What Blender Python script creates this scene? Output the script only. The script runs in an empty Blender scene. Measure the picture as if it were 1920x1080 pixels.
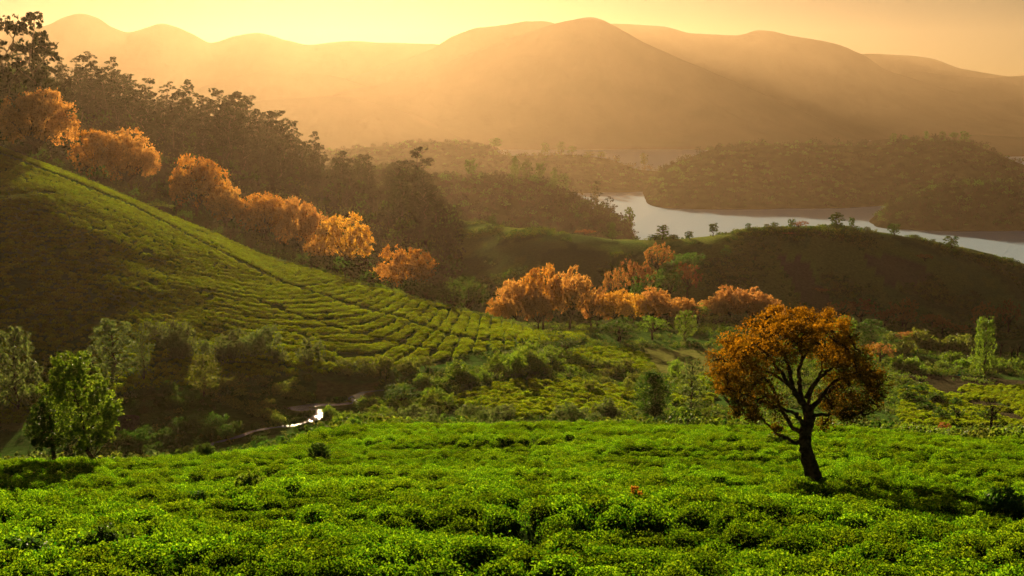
import bpy, math, random
import numpy as np
from mathutils import Vector

# ------------------------------------------------------------------ camera, sky, sun, exposure
scene = bpy.context.scene
F = 2318.0                      # focal length in pixels of the 1920-wide photograph
YH = 218.0                      # row of the horizon in it
TH = math.atan((540 - YH) / F)  # camera pitch below the horizon
cam_data = bpy.data.cameras.new('camera')
cam_data.sensor_width = 36.0
cam_data.lens = F / 1920 * 36
cam_data.clip_start = 0.5
cam_data.clip_end = 60000
cam = bpy.data.objects.new('camera', cam_data)
scene.collection.objects.link(cam)
cam.location = (0, 0, 0)
cam.rotation_euler = (math.pi / 2 - TH, 0, 0)
scene.camera = cam

SUN_AZ = math.atan((620 - 960) / F)     # left of the view axis
SUN_EL = math.radians(8.2)
sun_dir = Vector((math.sin(SUN_AZ) * math.cos(SUN_EL), math.cos(SUN_AZ) * math.cos(SUN_EL), math.sin(SUN_EL)))
world = bpy.data.worlds.new('World')
scene.world = world
world.use_nodes = True
wn = world.node_tree.nodes
bg = wn['Background']
sky = wn.new('ShaderNodeTexSky')
sky.sky_type = 'NISHITA'
sky.sun_disc = False
sky.sun_elevation = SUN_EL
sky.sun_rotation = SUN_AZ
sky.altitude = 500
sky.air_density = 1.1
sky.dust_density = 0.7
sky.ozone_density = 1.0
world.node_tree.links.new(sky.outputs[0], bg.inputs['Color'])
bg.inputs['Strength'].default_value = 0.005

sl = bpy.data.lights.new('sun', 'SUN')
sl.energy = 5.0
sl.angle = math.radians(0.6)
sl.color = (1.0, 0.78, 0.44)
sun = bpy.data.objects.new('sun', sl)
scene.collection.objects.link(sun)
sun.rotation_euler = sun_dir.to_track_quat('Z', 'Y').to_euler()
sun.location = sun_dir * 500

vs = scene.view_settings
vs.view_transform = 'Standard'
vs.look = 'None'
vs.gamma = 1.0
vs.use_curve_mapping = False
vs.exposure = 1.9

HAZE_DENSITY = 2.05e-5
HAZE_G = 0.63
HAZE_COLOR = (0.75, 0.51, 0.31)

scene.render.engine = 'CYCLES'
cy = scene.cycles
cy.max_bounces = 5
cy.diffuse_bounces = 2
cy.glossy_bounces = 2
cy.transmission_bounces = 3
cy.transparent_max_bounces = 4
cy.volume_bounces = 1
cy.caustics_reflective = False
cy.caustics_refractive = False
cy.sample_clamp_indirect = 4.0
cy.use_denoising = True
try:
    cy.denoiser = 'OPENIMAGEDENOISE'
except Exception:
    pass

# ------------------------------------------------------------------ helpers
rng = np.random.default_rng(7)
random.seed(7)
ROOT = scene.collection


def slope_of(px, py):
    """a = x / y and e = z / y of the line of sight through a pixel."""
    px = np.asarray(px, float)
    py = np.asarray(py, float)
    Y = F * math.cos(TH) + (540 - py) * math.sin(TH)
    Z = -F * math.sin(TH) + (540 - py) * math.cos(TH)
    return (px - 960) / Y, Z / Y


def pix(px, py, D):
    a, e = slope_of(px, py)
    return np.array([a * D, D + 0 * a, e * D]).T


def project(x, y, z):
    c, s = math.cos(TH), math.sin(TH)
    fwd = y * c - z * s
    up = y * s + z * c
    return 960 + F * x / fwd, 540 - F * up / fwd


def pchip(xk, yk, xq):
    xk = np.asarray(xk, float)
    yk = np.asarray(yk, float)
    h = np.diff(xk)
    d = np.diff(yk) / h
    m = np.zeros_like(yk)
    if len(xk) > 2:
        w1 = 2 * h[1:] + h[:-1]
        w2 = h[1:] + 2 * h[:-1]
        same = d[:-1] * d[1:] > 0
        with np.errstate(divide='ignore', invalid='ignore'):
            hm = (w1 + w2) / (w1 / d[:-1] + w2 / d[1:])
        m[1:-1] = np.where(same, hm, 0)
    m[0], m[-1] = d[0], d[-1]
    i = np.clip(np.searchsorted(xk, xq) - 1, 0, len(h) - 1)
    t = np.clip((xq - xk[i]) / h[i], 0, 1)
    return ((1 + 2 * t) * (1 - t) ** 2 * yk[i] + t * (1 - t) ** 2 * h[i] * m[i]
            + t * t * (3 - 2 * t) * yk[i + 1] + t * t * (t - 1) * h[i] * m[i + 1])


def _hash(ix, iy, seed):
    n = (ix.astype(np.int64) * 374761393 + iy.astype(np.int64) * 668265263 + seed * 974634777) & 0x7fffffff
    n = ((n ^ (n >> 13)) * 1274126177) & 0x7fffffff
    n = (n ^ (n >> 16)) & 0xffff
    return n / 65535.0


def vnoise(x, y, seed=0):
    ix, iy = np.floor(x), np.floor(y)
    fx, fy = x - ix, y - iy
    fx = fx * fx * (3 - 2 * fx)
    fy = fy * fy * (3 - 2 * fy)
    a = _hash(ix, iy, seed)
    b = _hash(ix + 1, iy, seed)
    c = _hash(ix, iy + 1, seed)
    d = _hash(ix + 1, iy + 1, seed)
    return (a * (1 - fx) + b * fx) * (1 - fy) + (c * (1 - fx) + d * fx) * fy


def fbm(x, y, octaves=4, seed=0):
    s = 0
    amp = 1.0
    tot = 0
    for o in range(octaves):
        s = s + amp * (vnoise(x * 2 ** o + 13.7 * o, y * 2 ** o - 7.1 * o, seed + o) - 0.5)
        tot += amp
        amp *= 0.5
    return s / tot * 2


def mesh_np(name, V, Q, mat=None, attrs=None, smooth=False):
    """A mesh from arrays: V (n,3), Q (m,3 or 4); attrs name -> per-face float."""
    me = bpy.data.meshes.new(name)
    V = np.ascontiguousarray(V, np.float32)
    Q = np.ascontiguousarray(Q, np.int32)
    k = Q.shape[1]
    me.vertices.add(len(V))
    me.vertices.foreach_set('co', V.ravel())
    me.loops.add(Q.size)
    me.loops.foreach_set('vertex_index', Q.ravel())
    me.polygons.add(len(Q))
    me.polygons.foreach_set('loop_start', np.arange(0, Q.size, k, dtype=np.int32))
    me.polygons.foreach_set('loop_total', np.full(len(Q), k, np.int32))
    if smooth:
        me.polygons.foreach_set('use_smooth', np.ones(len(Q), bool))
    for n, v in (attrs or {}).items():
        at = me.attributes.new(n, 'FLOAT', 'FACE')
        at.data.foreach_set('value', np.ascontiguousarray(v, np.float32))
    if mat:
        me.materials.append(mat)
    me.update()
    me.validate()
    return me


def link(name, data, parent=None, loc=None):
    o = bpy.data.objects.new(name, data)
    ROOT.objects.link(o)
    if parent is not None:
        o.parent = parent
    if loc is not None:
        o.location = loc
    return o


def tag(o, label=None, cat=None, group=None, kind=None):
    if label:
        o['label'] = label
    if cat:
        o['category'] = cat
    if group:
        o['group'] = group
    if kind:
        o['kind'] = kind
    return o


# ------------------------------------------------------------------ materials
def new_mat(name):
    m = bpy.data.materials.new(name)
    m.use_nodes = True
    nt = m.node_tree
    nt.nodes.clear()
    out = nt.nodes.new('ShaderNodeOutputMaterial')
    return m, nt, out


def leaf_mat(name, c1, c2, trans=0.45, tint=(1.25, 1.1, 0.5), gloss=0.02, var=0.35, patch=0.0):
    """Leaves: colour runs c1 -> c2 by a per-leaf random value, partly see-through to light."""
    m, nt, out = new_mat(name)
    N, L = nt.nodes.new, nt.links.new
    at = N('ShaderNodeAttribute')
    at.attribute_name = 'r'
    oi = N('ShaderNodeObjectInfo')
    mix = N('ShaderNodeMix')
    mix.data_type = 'RGBA'
    mix.inputs['A'].default_value = (*c1, 1)
    mix.inputs['B'].default_value = (*c2, 1)
    L(at.outputs['Fac'], mix.inputs['Factor'])
    hs = N('ShaderNodeHueSaturation')
    mr = N('ShaderNodeMapRange')
    mr.inputs['To Min'].default_value = 1 - var
    mr.inputs['To Max'].default_value = 1 + var
    L(oi.outputs['Random'], mr.inputs['Value'])
    mh = N('ShaderNodeMapRange')
    mh.inputs['To Min'].default_value = 0.485
    mh.inputs['To Max'].default_value = 0.515
    L(oi.outputs['Random'], mh.inputs['Value'])
    L(mh.outputs[0], hs.inputs['Hue'])
    L(mr.outputs[0], hs.inputs['Value'])
    L(mix.outputs['Result'], hs.inputs['Color'])
    if patch:
        # freshly flushed and older parts of the planting differ in tone
        ge = N('ShaderNodeNewGeometry')
        mp = N('ShaderNodeMapping')
        mp.inputs['Scale'].default_value = (0.13, 0.30, 0.13)
        L(ge.outputs['Position'], mp.inputs['Vector'])
        pn = N('ShaderNodeTexNoise')
        pn.inputs['Scale'].default_value = 1.0
        pn.inputs['Detail'].default_value = 3
        L(mp.outputs[0], pn.inputs['Vector'])
        pr = N('ShaderNodeMapRange')
        pr.inputs['From Min'].default_value = 0.32
        pr.inputs['From Max'].default_value = 0.68
        pr.inputs['To Min'].default_value = 1 - patch
        pr.inputs['To Max'].default_value = 1 + 0.55 * patch
        L(pn.outputs['Fac'], pr.inputs['Value'])
        pm = N('ShaderNodeMath')
        pm.operation = 'MULTIPLY'
        L(mr.outputs[0], pm.inputs[0])
        L(pr.outputs[0], pm.inputs[1])
        L(pm.outputs[0], hs.inputs['Value'])
    df = N('ShaderNodeBsdfDiffuse')
    L(hs.outputs[0], df.inputs['Color'])
    tr = N('ShaderNodeBsdfTranslucent')
    tm = N('ShaderNodeMix')
    tm.data_type = 'RGBA'
    tm.blend_type = 'MULTIPLY'
    tm.inputs['Factor'].default_value = 1
    tm.inputs['B'].default_value = (*tint, 1)
    L(hs.outputs[0], tm.inputs['A'])
    L(tm.outputs['Result'], tr.inputs['Color'])
    ms = N('ShaderNodeMixShader')
    ms.inputs[0].default_value = trans
    L(df.outputs[0], ms.inputs[1])
    L(tr.outputs[0], ms.inputs[2])
    gl = N('ShaderNodeBsdfGlossy')
    gl.inputs['Roughness'].default_value = 0.45
    m2 = N('ShaderNodeMixShader')
    m2.inputs[0].default_value = gloss
    L(ms.outputs[0], m2.inputs[1])
    L(gl.outputs[0], m2.inputs[2])
    L(m2.outputs[0], out.inputs['Surface'])
    return m


def rough_mat(name, c1, c2, scale=3.0, bump=0.4, rough=0.95, detail=5):
    """Earth, bark, far slopes: two colours mixed by noise, with bump."""
    m, nt, out = new_mat(name)
    N, L = nt.nodes.new, nt.links.new
    tc = N('ShaderNodeTexCoord')
    no = N('ShaderNodeTexNoise')
    no.inputs['Scale'].default_value = scale
    no.inputs['Detail'].default_value = detail
    L(tc.outputs['Object'], no.inputs['Vector'])
    ra = N('ShaderNodeValToRGB')
    ra.color_ramp.elements[0].position = 0.35
    ra.color_ramp.elements[0].color = (*c1, 1)
    ra.color_ramp.elements[1].position = 0.65
    ra.color_ramp.elements[1].color = (*c2, 1)
    L(no.outputs['Fac'], ra.inputs['Fac'])
    b = N('ShaderNodeBsdfDiffuse')
    b.inputs['Roughness'].default_value = rough
    L(ra.outputs[0], b.inputs['Color'])
    bp = N('ShaderNodeBump')
    bp.inputs['Strength'].default_value = bump
    bp.inputs['Distance'].default_value = 0.3 / scale
    L(no.outputs['Fac'], bp.inputs['Height'])
    L(bp.outputs[0], b.inputs['Normal'])
    L(b.outputs[0], out.inputs['Surface'])
    return m


def cover_mat(name):
    """Ground whose plant cover colour comes from the mesh attribute 'cover', broken up by noise."""
    m, nt, out = new_mat(name)
    N, L = nt.nodes.new, nt.links.new
    at = N('ShaderNodeAttribute')
    at.attribute_name = 'cover'
    tc = N('ShaderNodeTexCoord')
    n1 = N('ShaderNodeTexNoise')
    n1.inputs['Scale'].default_value = 0.9
    n1.inputs['Detail'].default_value = 8
    n1.inputs['Roughness'].default_value = 0.7
    L(tc.outputs['Object'], n1.inputs['Vector'])
    mr = N('ShaderNodeMapRange')
    mr.inputs['From Min'].default_value = 0.3
    mr.inputs['From Max'].default_value = 0.7
    mr.inputs['To Min'].default_value = 0.55
    mr.inputs['To Max'].default_value = 1.45
    L(n1.outputs['Fac'], mr.inputs['Value'])
    mu = N('ShaderNodeVectorMath')
    mu.operation = 'SCALE'
    L(at.outputs['Color'], mu.inputs[0])
    L(mr.outputs[0], mu.inputs['Scale'])
    b = N('ShaderNodeBsdfDiffuse')
    L(mu.outputs[0], b.inputs['Color'])
    bp = N('ShaderNodeBump')
    bp.inputs['Strength'].default_value = 0.9
    bp.inputs['Distance'].default_value = 0.5
    L(n1.outputs['Fac'], bp.inputs['Height'])
    L(bp.outputs[0], b.inputs['Normal'])
    L(b.outputs[0], out.inputs['Surface'])
    return m


def water_mat(name, scale, strength, base=(0.10, 0.15, 0.19), rough=0.12, spec=0.5):
    m, nt, out = new_mat(name)
    N, L = nt.nodes.new, nt.links.new
    b = N('ShaderNodeBsdfPrincipled')
    b.inputs['Base Color'].default_value = (*base, 1)
    b.inputs['Roughness'].default_value = rough
    b.inputs['IOR'].default_value = 1.33
    b.inputs['Specular IOR Level'].default_value = spec
    tc = N('ShaderNodeTexCoord')
    no = N('ShaderNodeTexNoise')
    no.inputs['Scale'].default_value = scale
    no.inputs['Detail'].default_value = 6
    L(tc.outputs['Object'], no.inputs['Vector'])
    bp = N('ShaderNodeBump')
    bp.inputs['Strength'].default_value = strength
    bp.inputs['Distance'].default_value = 1.0
    L(no.outputs['Fac'], bp.inputs['Height'])
    L(bp.outputs[0], b.inputs['Normal'])
    L(b.outputs[0], out.inputs['Surface'])
    return m


# ------------------------------------------------------------------ near terrain: ridges and valley lines
# each line: (pixel column, pixel row, distance in metres) of points on the land surface
LINES = [
    # bottom of the frame
    [(-700, 1085, 24), (-200, 1082, 24), (400, 1080, 25), (1000, 1080, 26), (1500, 1080, 26.5), (2000, 1082, 26), (2600, 1085, 26)],
    # middle of the near field, through the foot of the lone tree
    [(-700, 958, 53), (0, 945, 54), (500, 925, 55), (1000, 912, 57), (1520, 915, 56), (1920, 928, 57), (2600, 945, 56)],
    # far edge of the near field
    [(-700, 905, 78), (0, 890, 75), (300, 878, 79), (500, 855, 86), (640, 822, 97), (800, 808, 107), (1000, 806, 109), (1300, 812, 104), (1520, 820, 99), (1920, 837, 94), (2600, 860, 90)],
    # hidden drop behind it, then the valley floor along the stream
    [(-700, 862, 196), (0, 857, 198), (390, 846, 203), (470, 818, 211), (560, 772, 230), (670, 747, 240), (800, 752, 228), (1000, 775, 206), (1250, 783, 206), (1520, 792, 206), (1920, 808, 210), (2600, 825, 212)],
    # foot of the tea hillside, far side of the valley floor
    [(-700, 820, 214), (0, 790, 220), (250, 730, 238), (450, 702, 252), (650, 690, 256), (850, 665, 270), (1000, 643, 292), (1150, 642, 325), (1400, 652, 350), (1700, 672, 355), (1920, 692, 350), (2600, 715, 345)],
    # crest of the tea hillside
    [(-700, 60, 470), (-300, 180, 462), (0, 278, 452), (100, 316, 442), (340, 414, 422), (530, 494, 395), (700, 544, 356), (850, 585, 334), (1000, 624, 326), (1150, 622, 352), (1400, 615, 400), (1700, 622, 425), (1920, 630, 440), (2600, 645, 450)],
    # gully behind it
    [(-700, 100, 545), (-300, 215, 535), (0, 318, 525), (230, 392, 518), (400, 462, 508), (560, 525, 492), (760, 588, 466), (850, 606, 448), (1000, 614, 430), (1150, 606, 440), (1400, 606, 458), (1700, 612, 478), (1920, 620, 490), (2600, 635, 500)],
    # forest ridge on the left, grassy back hill on the right
    [(-700, 20, 860), (-300, 80, 860), (0, 150, 860), (150, 195, 860), (340, 250, 860), (540, 318, 845), (640, 360, 820), (780, 392, 740), (850, 412, 660), (1000, 432, 585), (1190, 455, 558), (1300, 447, 556), (1500, 427, 562), (1650, 437, 570), (1800, 466, 585), (1920, 497, 600), (2150, 560, 620), (2600, 640, 640)],
    # down towards the lake
    [(-700, 120, 1050), (0, 240, 1060), (340, 330, 1060), (640, 420, 1000), (780, 450, 920), (850, 470, 850), (1000, 490, 750), (1200, 520, 730), (1500, 540, 750), (1920, 568, 770), (2600, 680, 790)],
]
AG = np.linspace(-0.70, 0.66, 560)
DG = np.concatenate([np.geomspace(6, 22, 14)[:-1], np.geomspace(22, 1600, 450)])
LAKE_Z = -125.0
kD, kZ = [], []
for ln in LINES:
    p = np.array(ln, float)
    a, e = slope_of(p[:, 0], p[:, 1])
    D = np.exp(pchip(a, np.log(p[:, 2]), AG))
    z = pchip(a, e * p[:, 2], AG)
    kD.append(D)
    kZ.append(z)
kD = [np.full_like(AG, 5.0)] + kD + [np.full_like(AG, 1250.0), np.full_like(AG, 1700.0)]
kZ = [kZ[0] + 0.222 * 19.5] + kZ + [np.minimum(kZ[-1] - 12, np.interp(AG, [-.6, -.1, 0.0, .6], [-40, -110, -132, -134])), np.full_like(AG, -140.0)]
kD, kZ = np.array(kD), np.array(kZ)
HG = np.zeros((len(AG), len(DG)))
for i in range(len(AG)):
    HG[i] = pchip(kD[:, i], kZ[:, i], DG)
XX = AG[:, None] * DG[None, :]
YY = np.repeat(DG[None, :], len(AG), 0)
amp = np.clip((DG - 20) / 150, 0.12, 1.0)[None, :] * np.where(DG > 500, 1.8, 1.0)[None, :]
HG += amp * (0.55 * fbm(XX / 14, YY / 14, 4, 3) + 0.5 * fbm(XX / 45, YY / 45, 3, 9))
HG += np.clip((125 - DG) / 30, 0, 1)[None, :] * (0.48 * fbm(XX / 8, YY / 3.6, 3, 15) + 0.40 * fbm(XX / 22, YY / 9, 2, 17))
LDG = np.log(DG)


def ground(x, y):
    """Height of the near land at x, y."""
    x = np.asarray(x, float)
    y = np.asarray(y, float)
    u = np.clip((x / y - AG[0]) / (AG[1] - AG[0]), 0, len(AG) - 1.001)
    v = np.interp(np.log(y), LDG, np.arange(len(DG)))
    v = np.clip(v, 0, len(DG) - 1.001)
    i, j = u.astype(int), v.astype(int)
    fu, fv = u - i, v - j
    return ((HG[i, j] * (1 - fu) + HG[i + 1, j] * fu) * (1 - fv)
            + (HG[i, j + 1] * (1 - fu) + HG[i + 1, j + 1] * fu) * fv)


def spot(px, D):
    """Point on the land at a pixel column and a distance."""
    py = 500.0
    for _ in range(4):
        a, _e = slope_of(px, py)
        z = float(ground(np.array([a * D]), np.array([D]))[0])
        py = project(a * D, D, z)[1]
    return np.array([a * D, D, z])


def hit(px, py, dmin=20, dmax=1400):
    """First point of the land on the line of sight through a pixel."""
    a, e = slope_of(px, py)
    D = np.geomspace(dmin, dmax, 3000)
    z = ground(a * D, D)
    k = np.nonzero(e * D <= z)[0]
    if len(k) == 0:
        k = [int(np.argmin(e * D - z))]
    d = D[k[0]]
    return np.array([a * d, d, float(z[k[0]])])

# ------------------------------------------------------------------ plant cover of the land by zone
GX, GY = XX, YY
GPX, GPY = project(XX, YY, HG)


def inside(px, py, poly):
    r = np.zeros(np.shape(px), bool)
    n = len(poly)
    for i in range(n):
        x0, y0 = poly[i]
        x1, y1 = poly[(i + 1) % n]
        c = (y0 > py) != (y1 > py)
        with np.errstate(divide='ignore', invalid='ignore'):
            r ^= c & (px < (x1 - x0) * (py - y0) / (y1 - y0) + x0)
    return r


def line_at(k, x, y):
    """Distance of terrain line k at the column of x, y."""
    return np.interp(np.asarray(x) / np.asarray(y), AG, kD[k])


P_BRIGHT1 = [(830, 752), (900, 728), (985, 712), (1080, 722), (1170, 742), (1190, 775), (1080, 782), (900, 782)]
P_BRIGHT2 = [(1075, 652), (1160, 655), (1262, 672), (1255, 690), (1150, 690), (1080, 672)]
P_TAN = [(1205, 655), (1335, 652), (1350, 690), (1300, 712), (1245, 712), (1225, 690)]
P_TAN2 = [(596, 716), (712, 716), (700, 742), (590, 752)]
P_DIRT = [(1690, 700), (1790, 706), (1925, 712), (1925, 735), (1830, 730), (1860, 750), (1925, 780), (1925, 800), (1850, 772), (1780, 742), (1700, 722)]
P_MEADOW_L = [(-20, 768), (90, 762), (85, 800), (-20, 812)]
P_FIELD1 = [(1455, 480), (1500, 482), (1560, 560), (1545, 600), (1500, 560)]
P_FIELD2 = [(1610, 478), (1700, 480), (1745, 510), (1735, 535), (1670, 535)]
P_MEADOW_R = [(1860, 640), (1930, 634), (1930, 655), (1850, 660)]

WPX = GPX + 9 * fbm(GX / 5, GY / 5, 3, 91)
WPY = GPY + 7 * fbm(GX / 5, GY / 5, 3, 92)
STREAM = [(352, 862), (376, 850), (394, 838), (418, 832), (446, 824), (480, 812), (520, 806), (556, 801), (584, 792), (600, 782), (592, 773), (560, 772), (548, 770), (600, 764), (636, 763), (664, 757), (668, 749), (684, 741), (720, 734)]
STREAM_W = [2.0, 3.4, 3.2, 1.8, 3.4, 1.6, 1.8, 2.6, 3.4, 3.6, 3.0, 6.5, 6.0, 2.6, 3.0, 4.4, 3.8, 2.4, 1.6]


def by_stream(px, py, up=3.0, down=15.0, side=7.0):
    r = np.zeros(np.shape(px), bool)
    for (u0, v0), (u1, v1) in zip(STREAM[:-1], STREAM[1:]):
        for t in np.linspace(0, 1, 8):
            u, v = u0 + (u1 - u0) * t, v0 + (v1 - v0) * t
            r |= (np.abs(px - u) < side) & (py > v - up) & (py < v + down)
    return r


cov = np.zeros(XX.shape + (4,), np.float32)
cov[..., 3] = 1


def paint(mask, c):
    cov[mask, 0], cov[mask, 1], cov[mask, 2] = c


near_edge = line_at(3, GX, GY)
valley_far = line_at(5, GX, GY)
crest_l = line_at(6, GX, GY)
paint(np.ones_like(XX, bool), (0.055, 0.11, 0.02))
paint(GY < near_edge + 4, (0.028, 0.05, 0.010))                     # soil and twigs under the tea
back = GY > line_at(7, GX, GY)
nz = fbm(GX / 30, GY / 30, 4, 21)
paint(back, (0.115, 0.17, 0.045))
paint(back & (nz > 0.12), (0.16, 0.20, 0.045))
paint(back & (nz < -0.2), (0.07, 0.11, 0.032))
for poly, c in ((P_BRIGHT1, (0.10, 0.19, 0.02)), (P_BRIGHT2, (0.13, 0.22, 0.02)), (P_TAN, (0.17, 0.18, 0.045)), (P_TAN2, (0.13, 0.13, 0.035)),
                (P_DIRT, (0.050, 0.043, 0.023)), (P_MEADOW_L, (0.16, 0.17, 0.04)), (P_FIELD1, (0.14, 0.10, 0.06)), (P_FIELD2, (0.12, 0.085, 0.055)), (P_MEADOW_R, (0.10, 0.15, 0.04))):
    paint(inside(WPX, WPY, poly) & (GY > near_edge + 6), c)

ni, nj = len(AG), len(DG)
V = np.stack([XX, YY, HG], -1).reshape(-1, 3)
ii, jj = np.meshgrid(np.arange(ni - 1), np.arange(nj - 1), indexing='ij')
q0 = (ii * nj + jj).ravel()
Q = np.stack([q0, q0 + nj, q0 + nj + 1, q0 + 1], -1)
me = mesh_np('terrain', V, Q, cover_mat('ground cover'), smooth=True)
ca = me.attributes.new('cover', 'FLOAT_COLOR', 'POINT')
ca.data.foreach_set('color', cov.reshape(-1))
tag(link('terrain', me), kind='structure')

# ------------------------------------------------------------------ lake and the ground that reaches the horizon
lake_me = mesh_np('lake', np.array([[-4500, 700, LAKE_Z], [6000, 700, LAKE_Z], [6000, 9500, LAKE_Z], [-4500, 9500, LAKE_Z]]), np.array([[0, 1, 2, 3]]), water_mat('lake water', 0.3, 0.9, (0.34, 0.48, 0.66), 0.26, 0.04))  # pale blue base colour stands in for sky reflected in the water
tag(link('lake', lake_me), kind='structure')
gm = rough_mat('far ground', (0.05, 0.06, 0.025), (0.09, 0.085, 0.04), 0.01, 0.2)
g_me = mesh_np('ground', np.array([[-26000, -3000, -143.0], [26000, -3000, -143.0], [26000, 30000, -143.0], [-26000, 30000, -143.0]]), np.array([[0, 1, 2, 3]]), gm)
tag(link('ground', g_me), kind='structure')

# ------------------------------------------------------------------ hills and mountains beyond
HILLS = {}


def hill(name, crest, D, front, back, base, mat, seed, nu=220, nv=60, rough=0.10, wob=0.0, power=1.0):
    """A range whose crest line passes through the given pixels at distance D."""
    p = np.array(crest, float)
    a, e = slope_of(p[:, 0], p[:, 1])
    A = np.linspace(a[0], a[-1], nu)
    zc = pchip(a, e * D, A)
    t = np.concatenate([np.linspace(-1, 0, nv), np.linspace(0, 1, nv // 2)[1:]])
    dd = np.where(t < 0, t * front, t * back)
    ad = np.abs(t)
    prof = np.where(t < 0, 1 - ad ** power, 1 - ad ** 1.3)
    Dv = D + dd[None, :] + wob * fbm(A[:, None] * 14, dd[None, :] * 0 + 3.3, 3, seed)
    x = A[:, None] * (D + dd[None, :])
    rise = np.maximum(zc[:, None] - base, 1.0)
    spur = fbm(x / (front * 0.42), Dv / (front * 0.75), 5, seed) * np.sin(np.pi * np.clip(ad, 0, 1))[None, :]
    fine = fbm(x / (front * 0.1), Dv / (front * 0.1), 4, seed + 5)
    z = base + rise * (prof[None, :] + rough * 3.0 * spur) + rise * rough * 0.16 * fine
    V = np.stack([x, Dv, z], -1).reshape(-1, 3)
    n2 = len(t)
    i2, j2 = np.meshgrid(np.arange(nu - 1), np.arange(n2 - 1), indexing='ij')
    q = (i2 * n2 + j2).ravel()
    me = mesh_np(name, V, np.stack([q, q + n2, q + n2 + 1, q + 1], -1), mat, smooth=True)
    o = tag(link(name, me), kind='structure')
    HILLS.setdefault(seed, (x, Dv, z, t))
    return o


m_wood = rough_mat('wooded slope', (0.025, 0.035, 0.012), (0.05, 0.06, 0.02), 0.05, 0.8)
m_mount = rough_mat('far mountain', (0.025, 0.03, 0.014), (0.045, 0.045, 0.022), 0.004, 0.4)
B = LAKE_Z - 12
# peninsula in front of the lake
hill('hill', [(560, 330), (700, 322), (820, 335), (900, 342), (980, 345), (1050, 362), (1100, 385), (1150, 412), (1180, 432), (1194, 462), (1206, 490)], 1190, 200, 240, B, m_wood, 101, power=1.25)
# low wooded tongue of land beyond the water
hill('hill', [(500, 300), (700, 275), (820, 266), (900, 272), (960, 292), (1050, 290), (1140, 298), (1200, 318), (1260, 322), (1330, 330), (1420, 375)], 2350, 400, 300, B, m_wood, 102, power=1.1)
# wooded hill on the right shore
hill('hill', [(1188, 376), (1210, 356), (1230, 334), (1255, 310), (1295, 294), (1350, 276), (1450, 272), (1560, 272), (1650, 275), (1700, 265), (1790, 262), (1850, 281), (1920, 310), (2050, 350), (2300, 380)], 2050, 420, 380, B, m_wood, 103, power=1.15)
# nearer headland on the right
hill('hill', [(1588, 438), (1610, 430), (1628, 416), (1650, 400), (1700, 372), (1800, 350), (1920, 345), (2100, 350), (2400, 380)], 1480, 150, 260, B, m_wood, 104, power=1.3)
# spurs and mountains, near to far
hill('mountain', [(330, 240), (430, 205), (490, 188), (560, 184), (640, 180), (700, 192), (780, 217), (840, 247), (900, 275)], 4500, 350, 400, B, m_mount, 111, rough=0.06)
hill('mountain', [(560, 225), (640, 172), (700, 160), (780, 142), (850, 112), (920, 85), (1000, 58), (1060, 40), (1110, 32), (1150, 47), (1200, 75), (1280, 112), (1400, 162), (1500, 207), (1600, 252), (1680, 285)], 5300, 650, 700, B, m_mount, 112, rough=0.06, power=0.85)
hill('mountain', [(300, 200), (380, 163), (440, 145), (500, 131), (560, 136), (620, 142), (700, 165), (800, 210)], 5500, 500, 500, B, m_mount, 113, rough=0.06)
hill('mountain', [(520, 190), (640, 150), (720, 124), (800, 96), (850, 68), (890, 54), (940, 47), (1010, 39), (1080, 60), (1180, 130), (1300, 200)], 6200, 600, 500, B, m_mount, 114, rough=0.05)
hill('mountain', [(1000, 90), (1080, 60), (1150, 45), (1240, 49), (1300, 63), (1380, 66), (1425, 56), (1480, 66), (1560, 80), (1620, 104), (1660, 130), (1720, 150), (1800, 176), (1900, 205), (2000, 230)], 7300, 900, 600, B, m_mount, 115, rough=0.05)
hill('mountain', [(1560, 190), (1640, 152), (1720, 134), (1780, 142), (1850, 146), (1920, 142), (2050, 150), (2300, 170)], 7600, 800, 600, B, m_mount, 116, rough=0.05)
hill('mountain', [(1500, 130), (1580, 104), (1640, 101), (1690, 103), (1740, 108), (1800, 128), (1870, 140), (1920, 146), (2100, 160)], 8500, 800, 500, B, m_mount, 117, rough=0.04)
hill('mountain', [(-260, 70), (-100, 50), (20, 58), (90, 46), (120, 32), (150, 25), (180, 32), (210, 50), (240, 60), (275, 52), (305, 44), (330, 50), (365, 66), (395, 80), (440, 68), (485, 62), (540, 76), (580, 84), (620, 80), (660, 77), (720, 80), (800, 82), (900, 90), (1000, 110)], 6900, 900, 500, B, m_mount, 118, nu=400, rough=0.05)

hill('mountain', [(1520, 285), (1600, 268), (1700, 258), (1800, 252), (1900, 256), (2050, 262), (2300, 280)], 4300, 500, 500, B, m_mount, 119, rough=0.06)

# ------------------------------------------------------------------ the hazy air
m, nt, out = new_mat('haze air')
pv = nt.nodes.new('ShaderNodeVolumePrincipled')
pv.inputs['Color'].default_value = (*HAZE_COLOR, 1)
pv.inputs['Density'].default_value = HAZE_DENSITY
pv.inputs['Anisotropy'].default_value = HAZE_G
nt.links.new(pv.outputs[0], out.inputs['Volume'])
x0, x1, y0, y1, z0, z1 = -7000, 7000, -300, 9100, -144.5, 612
hv = np.array([[x, y, z] for z in (z0, z1) for y in (y0, y1) for x in (x0, x1)], float)
hq = np.array([[0, 2, 3, 1], [4, 5, 7, 6], [0, 1, 5, 4], [2, 6, 7, 3], [0, 4, 6, 2], [1, 3, 7, 5]])
tag(link('haze', mesh_np('haze', hv, hq, m)), 'golden evening haze filling the valley', 'haze', kind='stuff')

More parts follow.
